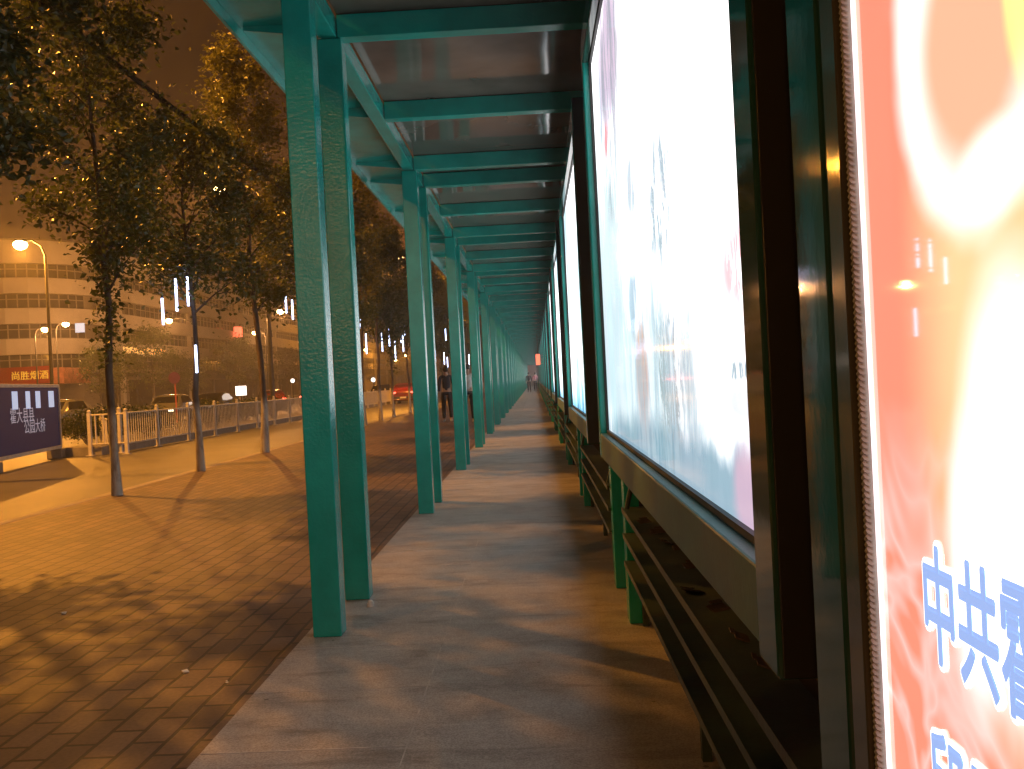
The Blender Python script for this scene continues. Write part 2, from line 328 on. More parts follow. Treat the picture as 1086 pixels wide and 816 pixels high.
def redpostermat():
    mt, nt, p = nmat('backlit_red_poster')
    tc = N(nt, 'ShaderNodeTexCoord')
    no = N(nt, 'ShaderNodeTexNoise', inputs={'Scale': 5.0, 'Detail': 3.0, 'Distortion': 0.8}); nt.links.new(tc.outputs['Object'], no.inputs['Vector'])
    def blob(y, z, ry, rz, lo, hi, wob=0.35):
        mp = N(nt, 'ShaderNodeMapping'); mp.inputs['Location'].default_value = (0, -y / ry, -z / rz); mp.inputs['Scale'].default_value = (0, 1 / ry, 1 / rz)
        nt.links.new(tc.outputs['Object'], mp.inputs['Vector'])
        ln = N(nt, 'ShaderNodeVectorMath', operation='LENGTH'); nt.links.new(mp.outputs[0], ln.inputs[0])
        ad = N(nt, 'ShaderNodeMath', operation='MULTIPLY_ADD', inputs={1: wob}); nt.links.new(no.outputs[0], ad.inputs[0]); nt.links.new(ln.outputs['Value'], ad.inputs[2])
        mr = N(nt, 'ShaderNodeMapRange', interpolation_type='SMOOTHSTEP', inputs={'From Min': lo, 'From Max': hi, 'To Min': 1.0, 'To Max': 0.0}); nt.links.new(ad.outputs[0], mr.inputs[0])
        return mr.outputs[0]
    def mix(fac, c_prev, col):
        mx = N(nt, 'ShaderNodeMix', data_type='RGBA'); nt.links.new(fac, mx.inputs[0])
        if isinstance(c_prev, tuple): mx.inputs[6].default_value = (*c_prev, 1)
        else: nt.links.new(c_prev, mx.inputs[6])
        mx.inputs[7].default_value = (*col, 1)
        return mx.outputs[2]
    c = (1.0, 0.28, 0.185)
    c = mix(blob(0.64, 1.30, 0.16, 0.34, 0.5, 1.35), c, (1.0, 0.66, 0.34))        # peach middle
    c = mix(blob(0.680, 1.495, 0.130, 0.155, 0.90, 1.26, 0.34), c, (1.6, 1.5, 1.45))  # white petal edge
    c = mix(blob(0.672, 1.475, 0.112, 0.125, 0.68, 1.18, 0.34), c, (1.0, 0.50, 0.32))   # petal inside
    c = mix(blob(0.595, 1.50, 0.035, 0.10, 0.55, 1.15), c, (1.5, 1.4, 0.35))         # yellow flame
    c = mix(blob(0.640, 1.375, 0.060, 0.035, 0.45, 1.5, 0.6), c, (1.7, 1.6, 1.5))
    c = mix(blob(0.625, 1.15, 0.105, 0.19, 0.55, 1.20), c, (1.8, 1.75, 1.7))       # burnt-out mass
    c = mix(blob(0.70, 1.09, 0.05, 0.13, 0.55, 1.25), c, (1.5, 1.2, 1.2))
    # pale wisps in the lower part
    wv = N(nt, 'ShaderNodeTexNoise', inputs={'Scale': 6.0, 'Detail': 2.0, 'Distortion': 1.2}); nt.links.new(tc.outputs['Object'], wv.inputs['Vector'])
    wr = ramp(nt, wv.outputs[0], [(0.40, (0, 0, 0)), (0.50, (0.38,) * 3), (0.60, (0, 0, 0))])
    sx = N(nt, 'ShaderNodeSeparateXYZ'); nt.links.new(tc.outputs['Object'], sx.inputs[0])
    mr = N(nt, 'ShaderNodeMapRange', inputs={'From Min': 1.10, 'From Max': 1.22, 'To Min': 1.0, 'To Max': 0.0}); nt.links.new(sx.outputs[2], mr.inputs[0])
    mm = N(nt, 'ShaderNodeMath', operation='MULTIPLY'); nt.links.new(wr, mm.inputs[0]); nt.links.new(mr.outputs[0], mm.inputs[1])
    c = mix(mm.outputs[0], c, (1.3, 1.0, 1.0))
    nt.links.new(c, p.inputs['Emission Color'])
    c = mix(blob(-1.1, 1.7, 1.45, 1.6, 0.75, 1.05, 0.1), c, (4.2, 4.15, 4.1))  # white glow out of view, added to brighten the posts, left unlinked
    p.inputs['Base Color'].default_value = (0.5, 0.2, 0.14, 1)
    p.inputs['Emission Strength'].default_value = RED_E
    p.inputs['Roughness'].default_value = 0.03
    return mt
M['redposter'] = redpostermat()
M['blue_letter'] = emit('blue_backlit_letter', (0.30, 0.47, 0.90), 1.0)
M['white_letter'] = emit('white_backlit_outline', (1.0, 0.96, 1.0), 1.7)

# ------------------------------------------------------------------ mesh helpers
class MB:
    def __init__(s): s.v = []; s.f = []; s.mi = []; s.sm = []
    def add(s, vs, fs, mi=0, sm=False):
        o = len(s.v); s.v += [tuple(v) for v in vs]
        s.f += [tuple(i + o for i in f) for f in fs]; s.mi += [mi] * len(fs); s.sm += [sm] * len(fs)
    def box(s, x0, x1, y0, y1, z0, z1, mi=0, mat=None):
        vs = [Vector(p) for p in ((x0, y0, z0), (x1, y0, z0), (x1, y1, z0), (x0, y1, z0), (x0, y0, z1), (x1, y0, z1), (x1, y1, z1), (x0, y1, z1))]
        if mat: vs = [mat @ v for v in vs]
        s.add(vs, [(0, 3, 2, 1), (4, 5, 6, 7), (0, 1, 5, 4), (1, 2, 6, 5), (2, 3, 7, 6), (3, 0, 4, 7)], mi)
    def tube(s, pts, rads, n=8, mi=0, caps=True):
        pts = [Vector(p) for p in pts]; rings = []
        up = Vector((0.13, 0.21, 1)).normalized()
        for i, p in enumerate(pts):
            t = (pts[min(i + 1, len(pts) - 1)] - pts[max(i - 1, 0)]).normalized()
            a = t.cross(up if abs(t.dot(up)) < 0.97 else Vector((1, 0.1, 0))).normalized(); b = t.cross(a)
            r = rads[i] if isinstance(rads, (list, tuple)) else rads
            rings.append([p + (a * math.cos(2 * PI * k / n) + b * math.sin(2 * PI * k / n)) * r for k in range(n)])
        vs = [v for r in rings for v in r]; fs = []
        for i in range(len(pts) - 1):
            for k in range(n):
                fs.append((i * n + k, i * n + (k + 1) % n, (i + 1) * n + (k + 1) % n, (i + 1) * n + k))
        s.add(vs, fs, mi, True)
        if caps: s.add(rings[0], [tuple(range(n))][0:1], mi); s.add(rings[-1], [tuple(reversed(range(n)))], mi)
    def ball(s, c, r, mi=0, nu=10, nv=7, sc=(1, 1, 1)):
        c = Vector(c); vs = []; fs = []
        for j in range(nv + 1):
            th = PI * j / nv
            for i in range(nu):
                ph = 2 * PI * i / nu
                vs.append(c + Vector((r * sc[0] * math.sin(th) * math.cos(ph), r * sc[1] * math.sin(th) * math.sin(ph), r * sc[2] * math.cos(th))))
        for j in range(nv):
            for i in range(nu):
                fs.append((j * nu + i, (j + 1) * nu + i, (j + 1) * nu + (i + 1) % nu, j * nu + (i + 1) % nu))
        s.add(vs, fs, mi, True)
    def mesh(s, name, mats):
        me = bpy.data.meshes.new(name); me.from_pydata(s.v, [], s.f)
        for mt in (mats if isinstance(mats, (list, tuple)) else [mats]): me.materials.append(mt)
        me.polygons.foreach_set('material_index', s.mi); me.polygons.foreach_set('use_smooth', s.sm)
        me.update(); return me
    def build(s, name, mats, parent=None, bevel=0.0, loc=None):
        o = bpy.data.objects.new(name, s.mesh(name, mats)); COL.objects.link(o)
        if parent: o.parent = parent
        if loc: o.location = loc
        if bevel:
            b = o.modifiers.new('bevel', 'BEVEL'); b.width = bevel; b.segments = 2; b.limit_method = 'ANGLE'; b.angle_limit = R(50)
        return o

def tag(o, label=None, cat=None, group=None, kind=None):
    if label: o['label'] = label
    if cat: o['category'] = cat
    if group: o['group'] = group
    if kind: o['kind'] = kind
    return o
def empty(name, loc=(0, 0, 0), rz=0.0):
    o = bpy.data.objects.new(name, None); COL.objects.link(o)
    o.location = loc; o.rotation_euler = (0, 0, rz); o.empty_display_size = 0.2
    return o
KIDS = {}
def copy_tree(o, parent=None):
    c = o.copy(); COL.objects.link(c)
    if parent: c.parent = parent
    for ch in list(o.children): copy_tree(ch, c)
    return c
def mesh_of(o):
    dg = bpy.context.evaluated_depsgraph_get(); dg.update()
    return bpy.data.meshes.new_from_object(o.evaluated_get(dg))
def text_mesh(s, size, offset=0.0, extrude=0.001):
    c = bpy.data.curves.new('t', 'FONT'); c.body = s; c.size = size; c.offset = offset; c.extrude = extrude
    c.resolution_u = 4
    o = bpy.data.objects.new('t', c); COL.objects.link(o)
    me = mesh_of(o)
    bpy.data.objects.remove(o)
    return me
def letters(name, s, size, mat, parent, mtx, offset=0.0, sx=1.0, extrude=0.001):
    me = text_mesh(s, size, offset, extrude); me.materials.clear(); me.materials.append(mat)
    for v in me.vertices: v.co.x *= sx
    me.transform(mtx)
    o = bpy.data.objects.new(name, me); COL.objects.link(o)
    if parent: o.parent = parent
    return o

# ------------------------------------------------------------------ setting
Y0, Y1 = -14.0, 420.0
g = MB(); g.add([(-600, -200, -0.16), (600, -200, -0.16), (600, 1500, -0.16), (-600, 1500, -0.16)], [(0, 1, 2, 3)])
tag(g.build('ground', M['soil']), kind='structure')
b = MB(); b.box(-5.62, -1.22, Y0, Y1, -0.15, 0.0)
tag(b.build('pavement', M['brick']), kind='structure')
b = MB(); b.box(-1.218, 0.62, Y0, Y1, -0.15, 0.012)
tag(b.build('walkway', M['slab']), kind='structure')
b = MB()
y = Y0 + 0.2
while y < 60:
    b.box(-1.216, -0.50, y, y + 0.006, 0.004, 0.0132); y += 0.63
b.box(-0.503, -0.498, Y0, 60, 0.004, 0.0132)
tag(b.build('walkway_joints', M['joint']), kind='structure')
b = MB(); b.box(-5.78, -5.624, Y0, Y1, -0.15, 0.004)
tag(b.build('kerb', M['kerbstone'], bevel=0.012), kind='structure')
b = MB(); b.add([(-5.70, Y0, -0.12), (-5.70, Y1, -0.12), (-49, Y1, -0.12), (-49, Y0, -0.12)], [(0, 3, 2, 1)][:1])
b.f[0] = (0, 1, 2, 3)
tag(b.build('road', M['asphalt']), kind='structure')
b = MB(); b.box(-11.7, -10.75, 23.0, 76, -0.15, 0.10)
tag(b.build('median_strip', M['concrete_base'], bevel=0.02), kind='structure')
b = MB(); b.box(-62, -49, 20, Y1, -0.15, 0.02); b.box(-130, -62, 20, 101, -0.15, 0.02)
tag(b.build('far_pavement', M['kerbstone']), kind='structure')

# ------------------------------------------------------------------ canopy bays
PITCHY, YP, GAP = 4.27, 4.66, 0.79
NB = 34
def make_bay():
    t = empty('canopy_bay')
    for dy in (0.0, GAP):
        b = MB(); b.box(-1.165, -1.022, dy, dy + 0.125, 0.0, 3.262)
        b.build('post', M['teal'], t, 0.006)
        b = MB(); b.box(0.41, 0.483, dy, dy + 0.12, 0.0, 3.262)
        b.build('support_leg', M['teal'], t, 0.005)
    for dy in (0.005, GAP + 0.005, 2.52):
        b = MB(); b.box(-1.046, 0.50, dy, dy + 0.10, 3.266, 3.40)
        b.build('cross_beam', M['teal'], t, 0.005)
        b = MB()
        b.add([(-1.157, dy + 0.03, 3.29), (-1.157, dy + 0.05, 3.29), (-1.157, dy + 0.05, 3.372), (-1.157, dy + 0.03, 3.372),
               (-1.60, dy + 0.03, 3.35), (-1.60, dy + 0.05, 3.35), (-1.60, dy + 0.05, 3.372), (-1.60, dy + 0.03, 3.372)],
              [(0, 1, 2, 3), (7, 6, 5, 4), (0, 4, 5, 1), (3, 2, 6, 7), (0, 3, 7, 4), (1, 5, 6, 2)])
        b.build('eave_rib', M['teal'], t)
    b = MB(); b.box(-1.155, -1.05, -0.16, PITCHY - 0.164, 3.268, 3.37)
    b.build('edge_beam', M['teal'], t, 0.006)
    b = MB(); b.box(-1.62, -1.05, -0.16, PITCHY - 0.164, 3.374, 3.385); b.box(-1.64, -1.622, -0.16, PITCHY - 0.164, 3.305, 3.40)
    b.build('eave_panel', M['teal'], t)
    for (a, c) in ((-0.16, GAP + 0.05), (GAP + 0.054, 2.568), (2.572, PITCHY - 0.164)):
        b = MB(); b.box(-1.045, 0.56, a, c, 3.404, 3.412)
        b.build('roof_sheet', M['roof'], t)
    return t
BAYN = {-1: 'bay of green steel canopy directly over the camera, its posts out of frame',
        0: 'nearest bay of green steel canopy, with the two biggest posts on the left',
        1: 'second bay of green canopy away from the camera, behind the biggest pair of posts',
        2: 'third bay of green canopy, its posts just right of the dark-clothed walker',
        3: 'fourth bay of green canopy, its posts just right of the white-shirted walker',
        4: 'fifth bay of green canopy, where the posts begin to crowd together'}
bay0 = make_bay()
for k in range(-1, NB):
    o = bay0 if k == -1 else copy_tree(bay0)
    o.location = (0, YP + PITCHY * k, 0.012)
    tag(o, BAYN.get(k, 'far bay of green canopy, slim posts crowded toward the dim end of the passage'), 'canopy bay', 'bays of the long green walkway canopy')

# ------------------------------------------------------------------ light boxes (y from 1.20)
LB0, LBL = 1.20, 3.43
def make_box():
    t = empty('light_box')
    b = MB(); b.box(0.372, 0.405, 0.004, LBL - 0.004, 0.854, 2.856)
    b.build('housing', M['black'], t)
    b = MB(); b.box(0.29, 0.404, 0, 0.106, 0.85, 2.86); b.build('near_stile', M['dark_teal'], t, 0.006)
    b = MB(); b.box(0.296, 0.402, -0.008, -0.001, 0.856, 2.854); b.build('end_shade', M['black'], t)  # black sheet over the end face, standing in for its shade
    b = MB(); b.box(0.302, 0.404, LBL - 0.10, LBL, 0.85, 2.86); b.build('far_stile', M['teal'], t, 0.006)
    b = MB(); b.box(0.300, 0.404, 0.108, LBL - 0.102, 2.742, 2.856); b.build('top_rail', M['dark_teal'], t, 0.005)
    b = MB(); b.box(0.302, 0.404, 0.108, LBL - 0.102, 0.854, 0.968); b.build('apron', M['apron'], t, 0.005)
    b = MB(); b.box(0.345, 0.365, 0.110, LBL - 0.104, 0.972, 2.738); b.build('poster', M['poster'], t)
    b = MB()
    b.box(0.332, 0.344, 0.110, LBL - 0.104, 0.971, 0.984); b.box(0.332, 0.344, 0.110, LBL - 0.104, 2.726, 2.739)
    b.box(0.332, 0.344, LBL - 0.116, LBL - 0.104, 0.985, 2.725); b.box(0.332, 0.344, 0.110, 0.122, 0.985, 2.725)
    b.build('glazing_bead', M['black'], t)
    return t
BXN = {-2: 'glowing light box behind the camera, out of frame', -3: 'glowing light box behind the camera, out of frame', 0: 'biggest fully visible white glowing light box, right beside the camera',
       1: 'second white glowing light box, seen as a narrow strip past the biggest one',
       2: 'third white glowing light box, a thin sliver beyond the second'}
lb0 = make_box()
for k in [0] + list(range(1, NB + 1)) + [-2, -3]:  # last two continue the row unseen behind, added to brighten the posts
    o = lb0 if k == 0 else copy_tree(lb0)
    o.location = (0, LB0 + PITCHY * k, 0)
    if k == 0:
        for ch in o.children:
            if ch.name.split('.')[0] == 'poster': nearp = ch
    tag(o, BXN.get(k, 'far glowing light box, a hairline sliver in the row toward the passage end'), 'light box', 'white light boxes along the right side')

nearp.data = nearp.data.copy(); nearp.data.materials[0] = M['poster_near']
# racks of angle rails under the light boxes
def make_rack():
    t = empty('rail_rack')
    L = PITCHY - GAP - 0.12 - 0.01
    for z in (0.59, 0.462, 0.325):
        b = MB(); b.box(0.395, 0.401, 0, L, z - 0.022, z + 0.004); b.box(0.401, 0.52, 0, L, z - 0.004, z + 0.002)
        b.build('angle_rail', M['railgreen'], t)
        b = MB(); b.box(0.404, 0.56, 0.02, L - 0.02, z - 0.012, z - 0.005)
        b.build('shelf_board', M['rust'], t)
    for y in (0.02, L * 0.5, L - 0.05):
        b = MB(); b.box(0.47, 0.50, y, y + 0.035, 0.012, 0.584)
        b.build('upright', M['railgreen'], t)
    for y in (0.10, L - 0.12):
        b = MB(); b.tube([(0.41, y, 0.60), (0.47, y, 0.84)], 0.012, 6)
        b.build('strut', M['railgreen'], t)
    return t
RKN = {-1: 'rusty green three-tier rail rack under the biggest white light box',
       0: 'rusty green three-tier rail rack under the second light box'}
rk0 = make_rack()
for k in range(-1, 20):
    o = rk0 if k == -1 else copy_tree(rk0)
    o.location = (0, YP + PITCHY * k + GAP + 0.125, 0)
    tag(o, RKN.get(k, 'far three-tier rail rack, a small dark ladder shape under the distant light boxes'), 'rail rack', 'rail racks under the light boxes')
random.seed(11)
for k in range(9):
    b = MB(); a = random.uniform(0, PI)
    mt_ = Matrix.Translation((0.46 + random.uniform(-0.03, 0.05), 2.0 + 0.28 * k + random.uniform(-.1, .1), 0.597)) @ Matrix.Rotation(a, 4, 'Z') @ Matrix.Rotation(R(20), 4, 'X')
    b.box(-0.03, 0.03, -0.018, 0.018, -0.002, 0.002, mat=mt_); b.box(-0.012, 0.03, 0.0181, 0.03, 0.003, 0.006, mat=mt_)
    tag(b.build('litter_scrap', M['rust']), 'brown dry litter lying on the top shelf of the nearest rail rack', 'litter', 'dry litter on the rack shelf')

# the red light box beside the camera
t = empty('light_box', (0, 0, 0))
tag(t, 'salmon red light box with blue Chinese characters at the right edge of the photo', 'light box')
b = MB(); b.box(0.33, 0.405, -3.0, 1.066, 0.45, 2.92); b.build('housing', M['black'], t)
b = MB(); b.box(0.300, 0.329, 0.958, 1.068, 0.448, 2.924)
b.build('stile', M['dark_teal'], t, 0.006)
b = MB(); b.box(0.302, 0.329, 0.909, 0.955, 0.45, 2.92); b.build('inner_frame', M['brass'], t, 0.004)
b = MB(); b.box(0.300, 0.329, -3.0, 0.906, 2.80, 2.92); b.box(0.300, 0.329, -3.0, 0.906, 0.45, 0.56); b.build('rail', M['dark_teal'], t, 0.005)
b = MB(); b.box(0.316, 0.328, -2.96, 0.893, 0.564, 2.796); b.build('poster', M['redposter'], t)
b = MB()
z = 0.565
while z < 2.79:
    b.tube([(0.309, 0.903, z), (0.309, 0.8965, z + 0.0035)], 0.0042, 7); z += 0.0058
b.tube([(0.3115, 0.9, 0.564), (0.3115, 0.9, 2.796)], 0.0048, 8)
b.build('ribbed_gasket', M['rubber'], t)
b = MB(); b.box(0.3125, 0.3155, 0.8885, 0.8925, 0.564, 2.796); b.build('glass_edge', M['white_letter'], t)
BT = Matrix(((0, 0, -1, 0), (-1, 0, 0, 0), (0, 1, 0, 0), (0, 0, 0, 1)))     # text x -> -Y, y -> +Z, normal -> -X
def sign_text(s, y, zb, size, sx):
    mw = Matrix.Translation((0.3150, y, zb)) @ BT
    src = text_mesh(s, size, 0.0, 0.0); src.transform(Matrix.Diagonal((sx, 1, 1, 1)))
    vv = [v.co.copy() for v in src.vertices]; ff = [tuple(f.vertices) for f in src.polygons]
    for nm, rx, ry, z0, mt_ in (('lettering_outline', .0052, .0068, 0.0, M['white_letter']), ('lettering',   .0017, .0026, 0.001, M['blue_letter'])):
        b = MB()
        for q in range(16):
            a = 2 * PI * q / 16
            b.add([v + Vector((math.cos(a) * rx, math.sin(a) * ry, z0 + q * 0.00003)) for v in vv], ff)
        o = b.build(nm, mt_, t); o.data.transform(mw)
sign_text('中共霍', 0.795, 1.013, 0.100, 0.66)
sign_text('邱县', 0.795, 0.862, 0.100, 0.66)

# ------------------------------------------------------------------ trees
def leaf_quads(rnd, mb, c, n, spread, size, sz=(1, 1, 1)):
    for _ in range(n):
        p = Vector((c[0] + rnd.gauss(0, spread * sz[0]), c[1] + rnd.gauss(0, spread * sz[1]), c[2] + rnd.gauss(0, spread * sz[2])))
        s = size * rnd.uniform(0.6, 1.3)
        e = Euler((rnd.gauss(0, 0.7), rnd.gauss(0, 0.7) , rnd.uniform(0, 2 * PI))).to_matrix()
        q = [Vector((0, -s * 0.6, 0)), Vector((s * 0.42, 0, s * 0.10)), Vector((0, s * 0.75, -s * 0.12)), Vector((-s * 0.42, 0, s * 0.10))]
        mb.add([p + e @ v for v in q], [(0, 1, 2, 3)])

def make_tree(seed, Ht, base, rad, leaf, nleaf, shaggy=False, lean=(0, 0), tr=0.085, leafmat_='leaf', prof=0.55):
    rnd = random.Random(seed)
    t = empty('street_tree')
    tk = MB(); cr = MB()
    K = 9
    path = [Vector((lean[0] * (i / K) ** 1.5 + rnd.gauss(0, 0.03) * (i > 0), lean[1] * (i / K) + rnd.gauss(0, 0.03) * (i > 0), Ht * 0.96 * i / K)) for i in range(K + 1)]
    rads = [tr * (1 - 0.86 * (i / K)) * (1.3 if i == 0 else 1) for i in range(K + 1)]
    tk.tube(path, rads, 9)
    def at(z):
        u = max(0, min(K - 1e-4, z / (Ht * 0.96) * K)); i = int(u); return path[i].lerp(path[i + 1], u - i)
    NBR = 22
    tips = []
    for i in range(NBR):
        f = (i + rnd.uniform(0, .8)) / NBR
        z = base + (Ht - base) * f * 0.93
        a = i * 2.39996 + rnd.uniform(-.5, .5)
        pr = (math.sin(PI * min(1, (f * 0.86 + 0.16)))) ** prof
        L = rad * pr * rnd.uniform(0.65, 1.2)
        p0 = at(z - 0.25); el = rnd.uniform(0.55, 1.05)
        d = Vector((math.cos(a) * math.cos(el), math.sin(a) * math.cos(el), math.sin(el)))
        pts = [p0, p0 + d * L * 0.5 + Vector((0, 0, -.02)), p0 + d * L + Vector((math.cos(a) * .2 * L, math.sin(a) * .2 * L, 0))]
        r0_ = max(0.009, tr * 0.36 * (1 - f * 0.7))
        tk.tube(pts, [r0_, r0_ * 0.6, r0_ * 0.2], 6)
        tips.append((pts[2], 1.0)); tips.append((pts[1].lerp(pts[2], .4), 0.8)); tips.append((pts[1], .45))
        for q in range(3):
            a2 = a + rnd.uniform(-1.2, 1.2); pb = pts[1].lerp(pts[2], rnd.uniform(0, .7))
            e2 = rnd.uniform(0.1, 1.0); L2 = L * rnd.uniform(0.3, 0.6)
            pe = pb + Vector((math.cos(a2) * math.cos(e2), math.sin(a2) * math.cos(e2), math.sin(e2))) * L2
            tk.tube([pb, pb.lerp(pe, .5) + Vector((0, 0, -.02)), pe], [r0_ * 0.4, r0_ * 0.28, r0_ * 0.1], 5)
            tips.append((pe, 1.0)); tips.append((pb.lerp(pe, .6), .6))
    tips.append((at(Ht), 1.4)); tips.append((at(Ht * .93), 1.2))
    tot = sum(w for _, w in tips)
    for p, w in tips:
        leaf_quads(rnd, cr, p, max(1, int(nleaf * w / tot)), 0.17 * rnd.uniform(0.7, 1.4) * (rad / 1.2), leaf, (1, 1, 1.0))
    if shaggy:
        for q in range(26):
            z = rnd.uniform(1.75, base + .3); leaf_quads(rnd, cr, at(z) + Vector((rnd.gauss(0, .09), rnd.gauss(0, .09), 0)), 16, 0.09, leaf)
    tk.build('trunk', M['bark'], t)
    cr.build('crown', M[leafmat_], t)
    return t
T_A = make_tree(3, 7.6, 2.75, 1.05, 0.066, 13500, True, (-0.18, 0), 0.062)
T_B = make_tree(5, 5.9, 2.75, 1.15, 0.068, 11500, False, (-0.10, 0.1), 0.062, 'leaf', 0.4)
T_C = make_tree(9, 8.8, 3.0, 0.98, 0.070, 12500, False, (-0.28, 0), 0.075, 'leaf_lit')
T_D = make_tree(21, 7.0, 2.9, 1.25, 0.078, 13000, False, (0.05, 0), 0.068, 'leaf_dark', 0.4)
TREES = [(-5.5, 4.6, T_A, 0.3, 'leafy street tree standing left of the frame, known by its shadow on the bricks'),
         (-5.5, 8.4, T_D, 2.0, 'street tree at the top left corner, only its dark leafy crown in view'),
         (-5.46, 12.05, T_A, 0.0, 'leftmost leaning street tree with shaggy leaves down its trunk'),
         (-5.53, 15.3, T_B, 0.0, 'street tree with a dark straight trunk and blue light tubes hanging in it'),
         (-5.60, 19.2, T_C, 0.0, 'tallest street tree with a pale whitewashed trunk foot, left of the big posts'),
         (-5.57, 22.8, T_D, 1.0, 'street tree half hidden behind the left edge of the nearest post'),
         (-5.5, 26.4, T_B, 2.1, 'street tree hidden mostly behind the nearest pair of green posts'),
         (-5.5, 30.0, T_C, 3.0, 'street tree right behind the second of the nearest green posts'),
         (-5.5, 33.2, T_D, 0.7, 'first of three slim trees seen between the first and second pairs of posts'),
         (-5.5, 36.3, T_A, 1.7, 'middle of three slim trees between the posts, with a forked dark trunk'),
         (-5.5, 41.0, T_B, 2.9, 'right one of three slim trees between the posts, in front of the red car')]
y = 44.8; k = 0
while y < 120:
    TREES.append((-5.5, y, (T_D, T_C, T_B, T_A)[k % 4], k * 1.3, 'far street tree, a dark crown beyond the second pair of green posts')); y += 3.8; k += 1
seen = set()
for (x, y, src, rz, lab) in TREES:
    o = src if src.name not in seen else copy_tree(src)
    seen.add(src.name)
    o.location = (x, y, 0); o.rotation_euler = (0, 0, rz)
    if src is T_A: o.scale = (0.92, 0.92, 1)
    tag(o, lab, 'tree', 'street trees along the kerb')

# trees and round bushes across the road
T_F = make_tree(33, 8.2, 2.2, 2.6, 0.22, 2600, False, (0, 0), 0.11, 'leaf', 0.4)
random.seed(4)
fy = [95, 99, 103, 112, 122, 133, 146, 160, 176, 194, 214, 236]
for i, y in enumerate(fy):
    o = T_F if i == 0 else copy_tree(T_F)
    o.name = 'roadside_tree'
    s = random.uniform(0.75, 1.1)
    o.location = (-43 + random.uniform(-1.5, 1.5), y, 0); o.scale = (s, s, s * random.uniform(.85, 1.05)); o.rotation_euler = (0, 0, i * 1.9)
    tag(o, 'hazy leafy tree across the road in front of the pale building', 'tree', 'trees across the road')

def make_bush(seed, r, h):
    rnd = random.Random(seed)
    t = empty('round_bush'); st = MB(); lf = MB()
    for q in range(9):
        a = q * 0.7; e = Vector((math.cos(a) * r * .6, math.sin(a) * r * .6, h * rnd.uniform(.5, .85)))
        st.tube([(0, 0, 0), e * 0.5 + Vector((0, 0, .06)), e], [0.02, 0.012, 0.005], 5)
    for q in range(120):
        a = rnd.uniform(0, 2 * PI); u = rnd.uniform(0, 1) ** .5
        th = math.acos(rnd.uniform(0.0, 1.0))
        p = (math.cos(a) * math.sin(th) * r * u, math.sin(a) * math.sin(th) * r * u, h * (0.3 + 0.62 * math.cos(th) * u))
        leaf_quads(rnd, lf, p, 26, 0.09, 0.055)
    st.build('stem', M['bark'], t); lf.build('foliage', M['leaf_dark'], t)
    return t
bu0 = make_bush(3, 0.75, 1.15)
BUSH = [((85, 0), 25.5, 'round clipped bush behind the fence gate, left of the leaning tree trunk'), ((118, 0), 26.5, 'round bush behind the fence gate, right of the leaning tree trunk'),
        ((150, 0), 28.5, 'round bush behind the white railing, left of the tree with light tubes'),
        ((217, 0), 33.0, 'round bush behind the white railing, just right of the tree with light tubes'), ((256, 0), 38.5, 'round bush behind the railing under the small white glowing sign'),
        ((285, 0), 46, 'round bush behind the railing, right of the whitewashed tree trunk')]
for i, ((x, _), d, lab) in enumerate(BUSH):
    o = bu0 if i == 0 else copy_tree(bu0)
    p = W(x, 430, d); o.location = (p.x, d, 0.0); o.rotation_euler = (0, 0, i * 1.1); s = 1.0 + 0.12 * (i % 3); o.scale = (s, s, 1.0 + 0.05 * (i % 2))
    tag(o, lab, 'bush', 'round bushes behind the railing')

# ------------------------------------------------------------------ light tubes in the trees
tb = MB(); tb.tube([(0, 0, 0.01), (0, 0, -0.50)], 0.017, 8)
def tube_thing():
    t = empty('light_tube')
    b = MB(); b.tube([(0, 0, 0), (0, 0, -0.47)], 0.018, 8); b.build('glowing_tube', M['led'], t)
    b = MB(); b.tube([(0, 0, 0.001), (0, 0, 0.05)], 0.02, 8); b.tube([(0, 0, 0.05), (0, 0, 0.45)], 0.005, 5); b.build('hanging_wire', M['black'], t)
    return t
TUBES = [(168, 316, 15.0, 'short blue-white light tube, leftmost of those hanging in the left trees', 0.9), (182.5, 295, 14.9, 'long blue-white light tube hanging second from the left', 1.1),
         (195, 293, 15.1, 'blue-white light tube hanging close to the dark trunk', 1.0), (204, 366, 15.1, 'blue-white light tube low on the dark tree trunk', .95),
         (301, 313, 22.4, 'small light tube left of the nearest post, the left one of two', .9), (308, 318, 22.6, 'small light tube touching the edge of the nearest post', 1.0)]
for (x, y, d) in [(381, 336, 33), (387, 354, 33), (404, 353, 35.5), (411.5, 347, 35), (424, 346, 39), (426.5, 355, 39), (428, 340, 41), (418, 362, 37)]:
    TUBES.append((x, y, d, 'small white light tube hanging in the slim trees between the post pairs', 1.5))
for (x, y, d) in [(461, 371, 44), (472, 349, 46), (470.5, 374, 45), (474, 379, 47), (497, 376, 52)]:
    TUBES.append((x, y, d, 'tiny light tube glimpsed between the far green posts', 1.2))
tu0 = tube_thing()
for i, (x, y, d, lab, s) in enumerate(TUBES):
    o = tu0 if i == 0 else copy_tree(tu0)
    o.location = W(x, y, d); o.scale = (1, 1, s)
    tag(o, lab, 'light tube', 'blue-white light tubes hanging in the trees')

# overhead cable running through the crowns
b = MB(); pts = []
for i in range(61):
    y = 2 + i * 1.5; s = ((y - 2) % 30) / 30
    pts.append((-5.55, y, 6.15 - 0.9 * 4 * s * (1 - s) * 0.35))
b.tube(pts, 0.04, 8); b.tube([(p[0] + .05, p[1], p[2] - .05 - .03 * math.sin(i)) for i, p in enumerate(pts)], 0.018, 6)
tag(b.build('overhead_cable', M['cable']), 'thick dark overhead cable slanting through the tree crowns', 'cable')

